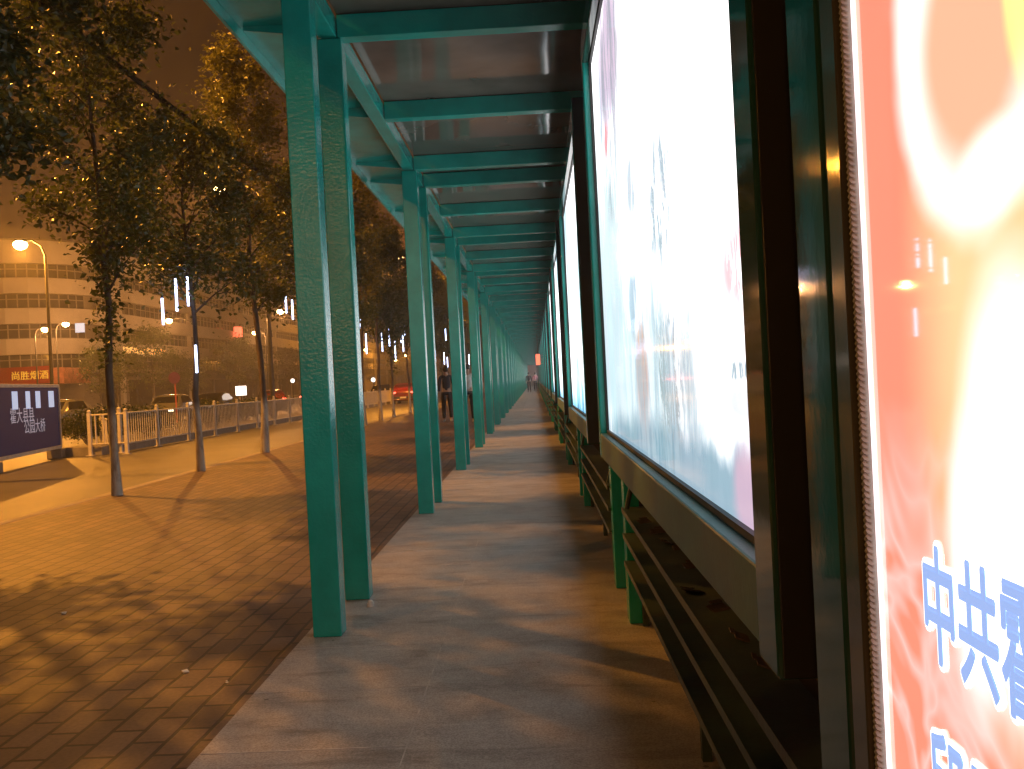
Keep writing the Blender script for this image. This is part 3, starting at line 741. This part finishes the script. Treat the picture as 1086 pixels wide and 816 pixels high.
# ------------------------------------------------------------------ street lamps
SOD = 1.0
HAZE = 0.0018
def lamp(name, x, y, z, arm, power, lab, tint=(1.0, 0.37, 0.04)):
    px = x - arm
    t = empty(name, (px, y, -0.12))
    b = MB(); b.tube([(0, 0, 0), (0, 0, z * 0.5), (0, 0, z - 0.5)], [0.10, 0.075, 0.055], 10); b.tube([(0, 0, 0.004), (0, 0, 0.6)], 0.14, 10)
    b.build('pole', M['grey_metal'], t)
    b = MB(); b.tube([(0, 0, z - 0.5), (arm * .15, 0, z - 0.02), (arm * .5, 0, z + 0.28), (arm * .92, 0, z + 0.30)], [0.05, 0.045, 0.04, 0.035], 8)
    b.build('arm', M['grey_metal'], t)
    sg = 1 if arm > 0 else -1
    b = MB(); b.ball((arm, 0, z + 0.27), 0.3, 0, 12, 8, (1.25, 0.55, 0.4))
    b.build('lamp_head', M['grey_metal'], t)
    b = MB(); b.ball((arm, 0, z + 0.10), 0.34, 0, 12, 8, (1.0, 0.8, 0.7))  # oversized glass, its bulk stands in for the lamp's glare
    b.build('lamp_glass', M['sodium'], t)
    ld = bpy.data.lights.new('sodium_light', 'POINT'); ld.energy = power * SOD; ld.color = tint; ld.shadow_soft_size = 0.10
    lo = bpy.data.objects.new('sodium_light', ld); COL.objects.link(lo); lo.parent = t; lo.location = (arm, 0, z - 0.28)
    tag(t, lab, 'street lamp', 'sodium street lamps')
    return t
lamp('street_lamp', -12.0, 16.5, 11.2, -1.8, 11500, 'street lamp out of frame on the left that lights the bricks')
lamp('street_lamp', -10.1, -41.5, 9.0, -1.8, 2600, 'street lamp far behind the camera that glints on the green posts')
lamp('street_lamp', -8.9, -6.3, 9.3, 1.8, 1150, 'street lamp behind the camera that lights the passage floor')
lamp('street_lamp', -13.0, 40, 10, -1.8, 3200, 'street lamp hidden behind the nearest post')
lamp('street_lamp', -8.6, 64, 10, -1.8, 7000, 'street lamp beyond the trees between the post pairs')
lamp('street_lamp', -24.7, 45.4, 9.0, -1.2, 6500, 'brightest street lamp, glaring at the left edge of the photo')
lamp('street_lamp', -37.2, 96, 9.0, -2.5, 3400, 'street lamp on a curved arm left of the tree with light tubes', (1.0, 0.42, 0.12))
lamp('street_lamp', -24.5, 91.7, 9.0, 1.4, 3800, 'street lamp right of the whitewashed tree, near the nearest post', (1.0, 0.42, 0.12))
lamp('street_lamp', -36.4, 123, 9.0, -1.4, 3800, 'street lamp small and low beside the whitewashed tree trunk', (1.0, 0.42, 0.12))
lamp('street_lamp', -47.0, 90, 8.3, 1.0, 2000, 'left of two small lamps in front of the pale building', (1.0, 0.42, 0.12))
lamp('street_lamp', -46.2, 92.5, 8.9, 1.0, 800, 'right of two small lamps in front of the pale building', (1.0, 0.42, 0.12))
for (x, y, d) in ((387, 371, 199), (419, 382.4, 290), (430, 377, 245)):
    p = W(x, y, d); lamp('street_lamp', p.x, d, p.z, -1.5, 5000, 'tiny distant street lamp between the first and second pairs of posts')

# ------------------------------------------------------------------ railing on the median
rl = empty('road_railing', (-10.5, 23.5, -0.12))
tag(rl, 'long white metal railing with thin bars between side lane and road', 'railing')
NP = 21; SP = 2.35
def rpost(x, y, h, parent):
    b = MB(); b.box(x - .04, x + .04, y - .04, y + .04, 0, h); b.ball((x, y, h + .035), 0.05, 0, 8, 6); b.box(x - .09, x + .09, y - .09, y + .09, 0.002, 0.02)
    b.build('railing_post', M['white_metal'], parent)
def rpanel(p0, p1, parent, n=16, h=1.0, lo=0.22, br=0.013):
    p0, p1 = Vector(p0), Vector(p1); b = MB()
    d = (p1 - p0); L = d.length; d.normalize(); a = p0 + d * 0.045; c = p1 - d * 0.045
    for z in (lo, h):
        b.tube([(a.x, a.y, z), (c.x, c.y, z)], 0.022, 6)
    for i in range(n):
        q = a.lerp(c, (i + .5) / n); b.tube([(q.x, q.y, lo), (q.x, q.y, h)], br, 5)
    b.build('bar_panel', M['white_metal'], parent)
for i in range(NP): rpost(0, i * SP, 1.08, rl)
for i in range(NP - 1): rpanel((0, i * SP, 0), (0, (i + 1) * SP, 0), rl)
gt = empty('railing_gate', (-10.98, 22.9, -0.12))
tag(gt, 'short bright railing section with four thick bars facing the camera, behind the leaning tree', 'railing')
rpost(0, 0, 1.05, gt); rpost(0.86, 0.1, 1.05, gt); rpanel((0, 0, 0), (0.86, 0.1, 0), gt, 4, 1.0, 0.28, 0.022)
g2 = empty('railing_return', (-11.9, 25.5, -0.12))
tag(g2, 'low grey railing piece between the dark notice board and the bright gate section', 'railing')
rpost(0, 0, 0.9, g2); rpanel((0, 0, 0), (0.9, -1.6, 0), g2, 9, 0.86, 0.2)
b = MB()
# notice board along the road
nb = empty('notice_board', (-11.35, 20.6, -0.12), math.atan2(-1.1, 5.0) * -1 )
nb.rotation_euler = (0, 0, 0.2)
tag(nb, 'dark navy notice board in a white frame standing at the left edge by the road', 'notice board')
b = MB(); b.box(-0.04, 0.04, -2.6, 2.5, 0.30, 1.72); b.build('panel', M['boardnavy'], nb)
b = MB(); b.box(-.06, .07, -2.66, 2.56, 1.722, 1.80); b.box(-.06, .07, -2.66, 2.56, .22, .298); b.box(-.06, .07, 2.502, 2.58, .30, 1.72); b.box(-.06, .07, -2.68, -2.602, .30, 1.72)
b.build('frame', M['white_metal'], nb, 0.006)
for y in (-2.2, 2.3):
    b = MB(); b.box(-.15, .18, y - .28, y + .28, 0, 0.215); b.build('foot', M['concrete_base'], nb, 0.01)
for (y, w) in ((-0.6, .36), (0.25, .30), (0.95, .34), (1.95, .42)):
    b = MB(); b.box(.0415, .044, y - w / 2, y + w / 2, 1.25, 1.64); b.build('photo', M['boardlit'], nb)
NBT = Matrix(((0, 0, 1, 0), (1, 0, 0, 0), (0, 1, 0, 0), (0, 0, 0, 1)))      # reads toward +Y, faces +X
letters('lettering', '霍大县县', 0.36, M['pale_text'], nb, Matrix.Translation((0.0425, -0.95, 0.98)) @ NBT, 0, 1.1)
letters('lettering', '公园大桥', 0.34, M['pale_text'], nb, Matrix.Translation((0.0425, -0.1, 0.72)) @ NBT, 0, 1.1)

# ------------------------------------------------------------------ small road sign, lit signs
p = W(181.6, 401, 48)
sgn = empty('road_sign', (p.x, p.y, -0.12)); tag(sgn, 'small purple road sign on a thin pole beyond the railing', 'sign')
b = MB(); b.tube([(0, 0, 0), (0, 0, p.z + .3)], 0.035, 8); b.build('pole', M['pole_red'], sgn)
b = MB(); b.tube([(0, -0.05, p.z + .12), (0, -0.075, p.z + .12)], 0.30, 20); b.build('plate', M['purple'], sgn)
p = W(253, 415, 60)
sgn = empty('lit_sign', (p.x, p.y, -0.12)); tag(sgn, 'small white glowing box sign above the railing', 'sign')
b = MB(); b.box(-.34, .34, -.05, .06, p.z + .12 - .28, p.z + .12 + .32); b.build('lit_panel', M['litwhite'], sgn, .02)
b = MB(); b.tube([(0, 0, 0), (0, 0, p.z - .17)], .05, 8); b.build('pole', M['grey_metal'], sgn)
p = W(308.5, 404, 90)
sgn = empty('globe_lamp', (p.x, p.y, -0.12)); tag(sgn, 'small white globe lamp beside the nearest post, above the red car lights', 'lamp')
b = MB(); b.ball((0, 0, p.z + .12), .2, 0); b.build('globe', M['litwhite'], sgn)
b = MB(); b.tube([(0, 0, 0), (0, 0, p.z - .07)], .04, 8); b.build('pole', M['grey_metal'], sgn)
p = W(395, 403, 120)
sgn = empty('globe_lamp', (p.x, p.y, -0.12)); tag(sgn, 'small white globe lamp between the first and second post pairs, left of the slim trees', 'lamp')
b = MB(); b.ball((0, 0, p.z + .12), .28, 0); b.build('globe', M['litwhite'], sgn)
b = MB(); b.tube([(0, 0, 0), (0, 0, p.z - .15)], .05, 8); b.build('pole', M['grey_metal'], sgn)

# ------------------------------------------------------------------ cars
def make_car(paint):
    t = empty('parked_car')
    # side profile sections along y (rear at -2.2), half width, floor, belt, roof
    sec = [(-2.20, .74, .35, .72, .74), (-2.12, .82, .25, .90, .92), (-1.6, .86, .22, .96, 1.10), (-1.1, .87, .2, .96, 1.40), (-0.2, .87, .2, .95, 1.46),
           (0.5, .87, .2, .93, 1.38), (1.1, .86, .2, .90, .98), (1.8, .84, .22, .82, .86), (2.15, .74, .3, .66, .68)]
    b = MB(); rings = []
    for (y, w, f, bl, rf) in sec:
        wr = w * 0.78 if rf - bl > .2 else w * .9
        rings.append([(-w * .92, y, f), (-w, y, (f + bl) * .5), (-w * .97, y, bl), (-wr, y, rf - .03), (-wr * .8, y, rf), (wr * .8, y, rf), (wr, y, rf - .03), (w * .97, y, bl), (w, y, (f + bl) * .5), (w * .92, y, f)])
    n = 10; vs = [v for r_ in rings for v in r_]
    fs = [(i * n + k, i * n + (k + 1) % n, (i + 1) * n + (k + 1) % n, (i + 1) * n + k) for i in range(len(sec) - 1) for k in range(n)]
    fs += [tuple(range(n)), tuple(reversed(range((len(sec) - 1) * n, len(sec) * n)))]
    b.add(vs, fs, 0, True)
    b.build('body', paint, t, 0.03)
    def pane(q, name):
        b = MB(); c = sum((Vector(v) for v in q), Vector()) / 4
        nrm = (Vector(q[1]) - Vector(q[0])).cross(Vector(q[2]) - Vector(q[0])).normalized()
        if nrm.dot(c - Vector((0, 0, .9))) < 0: nrm = -nrm
        o = [Vector(v) + nrm * .012 for v in q]; i = [Vector(v) - nrm * .01 for v in q]
        b.add(o + i, [(0, 1, 2, 3), (7, 6, 5, 4), (0, 4, 5, 1), (1, 5, 6, 2), (2, 6, 7, 3), (3, 7, 4, 0)]); b.build(name, M['carglass'], t)
    pane([(-.66, -1.62, 1.07), (.66, -1.62, 1.07), (.58, -1.15, 1.36), (-.58, -1.15, 1.36)], 'rear_window')
    pane([(-.66, 1.05, 1.0), (.66, 1.05, 1.0), (.58, .56, 1.34), (-.58, .56, 1.34)], 'windscreen')
    for s in (-1, 1):
        pane([(s * .845, -1.1, .99), (s * .845, .7, .97), (s * .70, .45, 1.33), (s * .70, -1.0, 1.35)], 'side_window')
        for y in (-1.35, 1.35):
            b = MB(); b.tube([(s * .70, y, .31), (s * .88, y, .31)], .31, 18); w = b.build('wheel', M['tyre'], t)
            b = MB(); b.tube([(s * .882, y, .31), (s * .892, y, .31)], .19, 14); b.build('rim', M['grey_metal'], w)
        b = MB(); b.box(s * .64 - .13, s * .64 + .13, -2.19, -2.14, .70, .86); b.build('tail_light', M['taillight'], t, .01)
        b = MB(); b.box(s * .60 - .13, s * .60 + .13, 2.09, 2.155, .55, .67); b.build('headlight', M['headlight'], t, .01)
    b = MB(); b.box(-.8, .8, -2.25, -2.19, .38, .52); b.box(-.8, .8, 2.13, 2.2, .33, .46); b.build('bumper', M['black'], t, .015)
    b = MB(); b.box(-.22, .22, -2.262, -2.251, .40, .51); b.build('number_plate', M['paper'], t)
    return t
cr_ = make_car(M['car_red']); cr_.location = (-9.4, 69, -0.12); cr_.name = 'parked_car'
tag(cr_, 'red car seen from behind with lit tail lights between the first and second post pairs', 'car')
cw = make_car(M['car_white']); cd = make_car(M['car_dark'])
def place(src, x, y, rz, lab):
    o = copy_tree(src) if src.get('label') else src
    o.location = (x, y, -0.12); o.rotation_euler = (0, 0, rz); tag(o, lab, 'car', 'cars on the main road')
place(cw, -20.3, 52, PI + .1, 'grey car with headlights on, left of the tree with light tubes, behind the railing')
place(cd, -20.0, 58, PI, 'dark car with lit headlights just right of the grey one, behind the railing')
place(cr_, -19.2, 68, 0.4, 'red car on the main road by the edge of the nearest post, tail lights glowing')
place(cd, -18.0, 76, 0.1, 'dark car further along the main road beside the red one')
place(cw, -23, 45, PI, 'grey car behind the round bushes near the fence gate')
place(cd, -12.3 - 1.3, 84, 0.0, 'dark car in the road left of the red car between the posts')

# ------------------------------------------------------------------ pale building
bd = empty('pale_building', (-50, 100, 0)); tag(bd, 'long pale office building with rounded corner and dark window bands', 'building')
def plan(off):
    r = 9.0 - off
    pts = [(-60.0, off), (-9.0, off)]
    pts = [(-70.0, off)] + [(-9.0 + 0, off)] + [(-9 + r * math.sin(a), 9 - r * math.cos(a)) for a in [R(15 * k) for k in range(1, 6)]] + [(-off, 9.0), (-off, 300.0)]
    return pts
def ribbon(pl0, pl1, z0, z1):
    b = MB(); vs = []; n = len(pl0)
    for a, c in zip(pl0, pl1): vs += [(a[0], a[1], z0), (a[0], a[1], z1), (c[0], c[1], z1), (c[0], c[1], z0)]
    fs = []
    for i in range(n - 1):
        o, q = i * 4, (i + 1) * 4
        for k in range(4): fs.append((o + k, o + (k + 1) % 4, q + (k + 1) % 4, q + k))
    fs += [(0, 1, 2, 3), tuple(reversed((4 * n - 4, 4 * n - 3, 4 * n - 2, 4 * n - 1)))]
    b.add(vs, fs); return b
bands = [(6.55, 8.25), (9.9, 11.6), (13.2, 14.9), (16.5, 19.0)]
for z0, z1 in bands: ribbon(plan(0.0), plan(0.6), z0, z1).build('parapet_band', M['plaster'], bd)
ribbon(plan(1.4), plan(1.8), 0, 18.6).build('inner_wall', M['wall'], bd)
ribbon(plan(0.3), plan(8.0), 19.002, 19.2).build('roof', M['wall'], bd)
ribbon(plan(-0.5), plan(0.3), 4.5, 4.75).build('shop_canopy', M['wall'], bd)
wins = [(4.76, 6.54), (8.26, 9.89), (11.61, 13.19), (14.91, 16.49)]
def win(seg, z0, z1, sub):
    (ax, ay), (cx, cy) = seg
    a, c = Vector((ax, ay, 0)), Vector((cx, cy, 0)); L = (c - a).length
    mt_ = Matrix.Translation(a) @ Matrix.Rotation(math.atan2(cy - ay, cx - ax), 4, 'Z')
    b = MB(); b.box(0, L, 0, .05, z0, z1, mat=mt_); w = b.build('window', M['winglass'], bd)
    b = MB(); n = max(2, int(L / sub))
    for i in range(n + 1):
        x = L * i / n; b.box(x - .06, x + .06, -.06, -.002, z0, z1, mat=mt_)
    b.box(0, L, -.05, -.004, z0 + .02, z0 + .12, mat=mt_); b.box(0, L, -.05, -.004, z1 - .6, z1 - .5, mat=mt_)
    b.build('frame', M['frame'], w)
for z0, z1 in wins:
    pl = plan(0.9); segs = []
    for k in range(5): segs.append(((-70 + 61 * k / 5 + .3, 0.9), (-70 + 61 * (k + 1) / 5 - .3, 0.9)))
    for k in range(1, 7): segs.append((pl[k], pl[k + 1])) if k < 6 else None
    for k in range(9): segs.append(((-.9, 9 + 11 * k + .3), (-.9, 9 + 11 * (k + 1) - .3)))
    segs.append(((-.9, 108.3), (-.9, 299.5)))
    for sg_ in segs: win(sg_, z0, z1, 1.4)
for i in range(12):
    b = MB(); b.box(-.62, -.2, 14 + 23 * i, 14.8 + 23 * i, 0, 16.48); b.build('pier', M['plaster'], bd)
b = MB(); b.box(-10.9, -10.1, .2, .8, 0, 16.48); b.build('pier', M['plaster'], bd)
for i in range(14):     # shop fronts
    y0 = 10 + i * 8
    b = MB(); b.box(-1.38, -1.30, y0 + .4, y0 + 7.4, 0.2, 3.6); f_ = b.build('shopfront', M['winglass'], bd)
p = W(76, 352, 99.7); b = MB(); b.box(p.x + 50 - .6, p.x + 50 + .4, .5, .6, 8.6, 9.6); b.build('lit_window', M['litwin'], bd)
b = MB(); b.box(-0.02 - .1, .06, 14, 27, 6.8, 7.6); b.build('lit_strip', M['litwarm'], bd)
sh = empty('shop_sign', (-50, 99.4, 0)); tag(sh, 'red shop sign with yellow characters above the notice board', 'sign')
b = MB(); b.box(-13, -1.6, 0, .3, 3.3, 5.15); b.build('board', M['redsign'], sh)
b = MB(); b.box(-12.8, -1.8, .302, 3.2, 3.4, 4.45); b.build('fascia_box', M['wall'], sh)
ST = Matrix(((1, 0, 0, 0), (0, 0, -1, 0), (0, 1, 0, 0), (0, 0, 0, 1)))
letters('lettering', '尚胜烟酒', 0.98, M['gold'], sh, Matrix.Translation((-5.85, -.02, 3.86)) @ ST, .01, 1.05, .01)
s2 = empty('shop_sign', (-50, 99.4, 0)); tag(s2, 'pinkish faded shop sign right of the red one', 'sign')
b = MB(); b.box(-1.45, -.1, -.1, 6.0, 3.2, 4.9); b.build('board', plain('faded_pink_sign', (.55, .22, .14), .6, 0, .4, 1.5), s2)
rs = empty('roof_sign', (-49.6, 0, 0)); p = W(250, 352, 157); rs.location = (p.x, p.y, 0)
tag(rs, 'small square red lit sign on the far facade', 'sign')
b = MB(); b.box(-.5, .5, -.75, .75, p.z - .85, p.z + .85); b.build('lit_panel', M['litred'], rs, .05)
b = MB(); b.box(-.6, .6, .76, .9, p.z - .95, p.z + .95); b.box(-3.2, -.61, .3, .5, p.z - .1, p.z + .1); b.build('bracket', M['grey_metal'], rs)

# red projecting sign far down the passage
rp = empty('hanging_sign', (0.20, 44, 0)); tag(rp, 'small red sign glowing far down the passage among the light boxes', 'sign')
b = MB(); b.box(-.10, .09, -.03, .03, 1.85, 2.35); b.build('lit_panel', M['litred'], rp, .01)
b = MB(); b.tube([(0, 0, 2.34), (0, 0, 3.28)], .01, 6); b.build('hanger', M['black'], rp)

# ------------------------------------------------------------------ people
def skin_body(name, nodes, edges, mat, parent, root, sub=1):
    me = bpy.data.meshes.new(name); me.from_pydata([n[0] for n in nodes], edges, []); me.update()
    o = bpy.data.objects.new(name, me); COL.objects.link(o)
    sk = o.modifiers.new('skin', 'SKIN'); ss = o.modifiers.new('sub', 'SUBSURF'); ss.levels = ss.render_levels = sub
    lay = me.skin_vertices[0].data if me.skin_vertices else None
    if lay is None:
        bm = bmesh.new(); bm.from_mesh(me); bm.verts.layers.skin.verify(); bm.to_mesh(me); bm.free(); lay = me.skin_vertices[0].data
    for i, n in enumerate(nodes):
        lay[i].radius = (n[1], n[2] if len(n) > 2 else n[1]); lay[i].use_root = (i == root)
    m2 = mesh_of(o); bpy.data.objects.remove(o)
    m2.materials.clear(); m2.materials.append(mat)
    for pl in m2.polygons: pl.use_smooth = True; pl.material_index = 0
    ob = bpy.data.objects.new(name, m2); COL.objects.link(ob); ob.parent = parent
    return ob
def person(loc, rz, top, bottom, shoe, lab, stride=0.2, scale=1.0):
    t = empty('person', loc, rz); tag(t, lab, 'person')
    s = stride
    pel = (0, 0, .95)
    J = {'hipL': (-.09, 0, .90), 'hipR': (.09, 0, .90), 'kneeL': (-.10, s * .5 + .03, .50), 'kneeR': (.10, -s * .35 + .03, .50),
         'anL': (-.10, s, .09), 'anR': (.10, -s, .11), 'toeL': (-.11, s + .16, .035), 'toeR': (.11, -s + .15, .045)}
    # one continuous body: legs, trunk, arms, neck, head
    nodes = [(pel, .12, .09), ((0, 0, 1.10), .115, .085), ((0, 0, 1.30), .135, .09), ((0, 0.0, 1.42), .09, .07), ((0, .01, 1.50), .045), ((0, .02, 1.58), .075, .085), ((0, .02, 1.66), .075, .09),
             (J['hipL'], .085), (J['kneeL'], .055), (J['anL'], .036), (J['toeL'], .03), (J['hipR'], .085), (J['kneeR'], .055), (J['anR'], .036), (J['toeR'], .03),
             ((-.18, 0, 1.40), .055), ((-.23, -.03 - s * .2, 1.14), .042), ((-.24, .05 - s * .5, .92), .033), ((-.235, .08 - s * .55, .82), .028, .016),
             ((.18, 0, 1.40), .055), ((.23, -.03 + s * .2, 1.14), .042), ((.24, .05 + s * .4, .92), .033), ((.235, .08 + s * .45, .82), .028, .016)]
    ed = [(0, 1), (1, 2), (2, 3), (3, 4), (4, 5), (5, 6), (0, 7), (7, 8), (8, 9), (9, 10), (0, 11), (11, 12), (12, 13), (13, 14), (3, 15), (15, 16), (16, 17), (17, 18), (3, 19), (19, 20), (20, 21), (21, 22)]
    for sgn_, wi in ((-1, 18), (1, 22)):      # five fingers each
        w = Vector(nodes[wi][0])
        for q in range(4):
            k = len(nodes); off = (q - 1.5) * .018
            nodes += [((w.x, w.y + off, w.z - .045), .009), ((w.x - sgn_ * .01, w.y + off * 1.1 + .006, w.z - .085 + abs(q - 1.4) * .008), .007)]; ed += [(wi, k), (k, k + 1)]
        k = len(nodes); nodes += [((w.x - sgn_ * .01, w.y + .04, w.z - .02), .009), ((w.x - sgn_ * .015, w.y + .055, w.z - .05), .008)]; ed += [(wi, k), (k, k + 1)]
    skin_body('body', nodes, ed, M['skin'], t, 0)
    g_ = .016
    tn = [((0, 0, .93), .135, .105), ((0, 0, 1.10), .13, .10), ((0, 0, 1.30), .15, .105), ((0, 0, 1.44), .085, .075), ((-.18, 0, 1.41), .068), ((-.23, -.03 - s * .2, 1.14), .057), ((-.238, .04 - s * .45, .95), .046),
          ((.18, 0, 1.41), .068), ((.23, -.03 + s * .2, 1.14), .057), ((.238, .04 + s * .37, .95), .046)]
    skin_body('jacket' if top is M['navy'] else 'shirt', tn, [(0, 1), (1, 2), (2, 3), (3, 4), (4, 5), (5, 6), (3, 7), (7, 8), (8, 9)], top, t, 0)
    bn = [((0, 0, .98), .13, .10), (J['hipL'], .10), (J['kneeL'], .072), ((J['anL'][0], J['anL'][1], .11), .058), (J['hipR'], .10), (J['kneeR'], .072), ((J['anR'][0], J['anR'][1], .13), .058)]
    skin_body('trousers', bn, [(0, 1), (1, 2), (2, 3), (0, 4), (4, 5), (5, 6)], bottom, t, 0)
    for a, tt in (('anL', 'toeL'), ('anR', 'toeR')):
        A, T = Vector(J[a]), Vector(J[tt])
        b = MB(); b.tube([A + Vector((0, -.05, -.04)), A + Vector((0, .03, -.035)), T + Vector((0, 0, 0.0)), T + Vector((0, .04, -.005))], [.035, .045, .038, .018], 8)
        b.build('shoe', shoe, t)
    b = MB(); b.ball((0, .0, 1.67), .108, 0, 14, 10, (.86, 1.0, 1.0)); b.build('hair', M['hair'], t)
    b = MB()
    b.ball((0, .13, 1.60), .018, 0, 8, 6, (.8, 1.2, 1.4))
    for s_ in (-1, 1): b.ball((s_ * .085, .02, 1.61), .022, 0, 8, 6, (.4, .8, 1.3))
    b.build('face_features', M['skin'], t)
    t.scale = (scale,) * 3
    return t
person((-2.78, 29.5, 0), 0.15, M['navy'], M['darkcloth'], M['shoe'], 'person in dark clothes and pale shoes walking beside the passage')
person((-2.02, 28.4, 0), PI + .2, M['whitecloth'], M['darkcloth'], M['shoe'], 'person in a white shirt and dark trousers, half hidden by the green posts', .15)
person((-0.52, 83, 0.012), PI, M['navy'], M['darkcloth'], M['darkcloth'], 'small dark figure far down the passage', .2)
person((0.05, 92, 0.012), 0, M['pinkcloth'], M['darkcloth'], M['darkcloth'], 'small figure in pink far down the passage', .2)

# ------------------------------------------------------------------ scraps on the bricks
random.seed(5)
SCR = [(60, 654, 'thin white paper scrap on the bricks at the far left'), (192, 716, 'small bright paper scrap in the middle of the tree shadow'),
       (237, 727, 'tiny pale scrap nearest the edge of the slabs')]
for (x, y, lab) in SCR:
    up = 401 + (567 - x) * ROLL - y; d = H_CAM * F / -up; p = W(x, y, d)
    b = MB(); s = 0.022 if 'paper' in lab else 0.008
    mt_ = Matrix.Translation((p.x, p.y, 0.005)) @ Matrix.Rotation(random.uniform(0, 3), 4, 'Z')
    b.add([mt_ @ Vector(v) for v in ((-s, -s * .6, 0), (s * .9, -s * .7, .002), (s, s * .5, .001), (-s * .8, s * .6, .003), (0, 0, .003))], [(0, 1, 4), (1, 2, 4), (2, 3, 4), (3, 0, 4)])
    b.add([mt_ @ Vector(v) for v in ((-s, -s * .6, -.004), (s * .9, -s * .7, -.004), (s, s * .5, -.004), (-s * .8, s * .6, -.004))], [(3, 2, 1, 0)])
    tag(b.build('paper_scrap', M['paper']), lab, 'litter', 'pale scraps on the brick paving')
p = W(393, 650, 5.3)
b = MB(); b.tube([(0, 0, 0), (0, 0, .018)], .020, 10); b.ball((0, 0, .02), .017, 0, 10, 6)
tag(b.build('bolt_stub', M['white_metal'], loc=(p.x - .0, 5.28, .012)), 'small metal bolt stub on the slabs at the foot of the second post', 'bolt')

# ------------------------------------------------------------------ night sky
wd = bpy.data.worlds.new('World'); S.world = wd; wd.use_nodes = True
nt = wd.node_tree; bg = nt.nodes['Background']
tc = N(nt, 'ShaderNodeTexCoord'); sx = N(nt, 'ShaderNodeSeparateXYZ'); nt.links.new(tc.outputs['Generated'], sx.inputs[0])
nt.links.new(ramp(nt, sx.outputs[2], [(0.0, (0.080, 0.026, 0.013)), (0.12, (0.035, 0.012, 0.008)), (0.30, (0.010, 0.0055, 0.005)), (1.0, (0.006, 0.004, 0.004))]), bg.inputs['Color'])
bg.inputs['Strength'].default_value = 1.0

S.view_settings.view_transform = 'Standard'; S.view_settings.look = 'None'
S.view_settings.exposure = 0.0; S.view_settings.gamma = 1.0; S.view_settings.use_curve_mapping = False
hz = MB(); hz.box(-160, 40, -60, 440, -1.2, 20.5)
ho = hz.build('haze', [])
hm = bpy.data.materials.new('haze_air'); hm.use_nodes = True; hn = hm.node_tree; hn.nodes.clear()
pv = hn.nodes.new('ShaderNodeVolumePrincipled'); mo = hn.nodes.new('ShaderNodeOutputMaterial')
pv.inputs['Color'].default_value = (0.9, 0.88, 0.86, 1); pv.inputs['Density'].default_value = HAZE; pv.inputs['Anisotropy'].default_value = 0.45
hn.links.new(pv.outputs[0], mo.inputs['Volume']); ho.data.materials.append(hm)
tag(ho, 'thin warm night haze lit by the street lamps', 'haze', kind='stuff')
S.render.engine = 'CYCLES'
S.cycles.use_denoising = True
S.cycles.max_bounces = 6; S.cycles.diffuse_bounces = 3; S.cycles.glossy_bounces = 3
S.cycles.sample_clamp_indirect = 4.0
S.cycles.use_light_tree = True
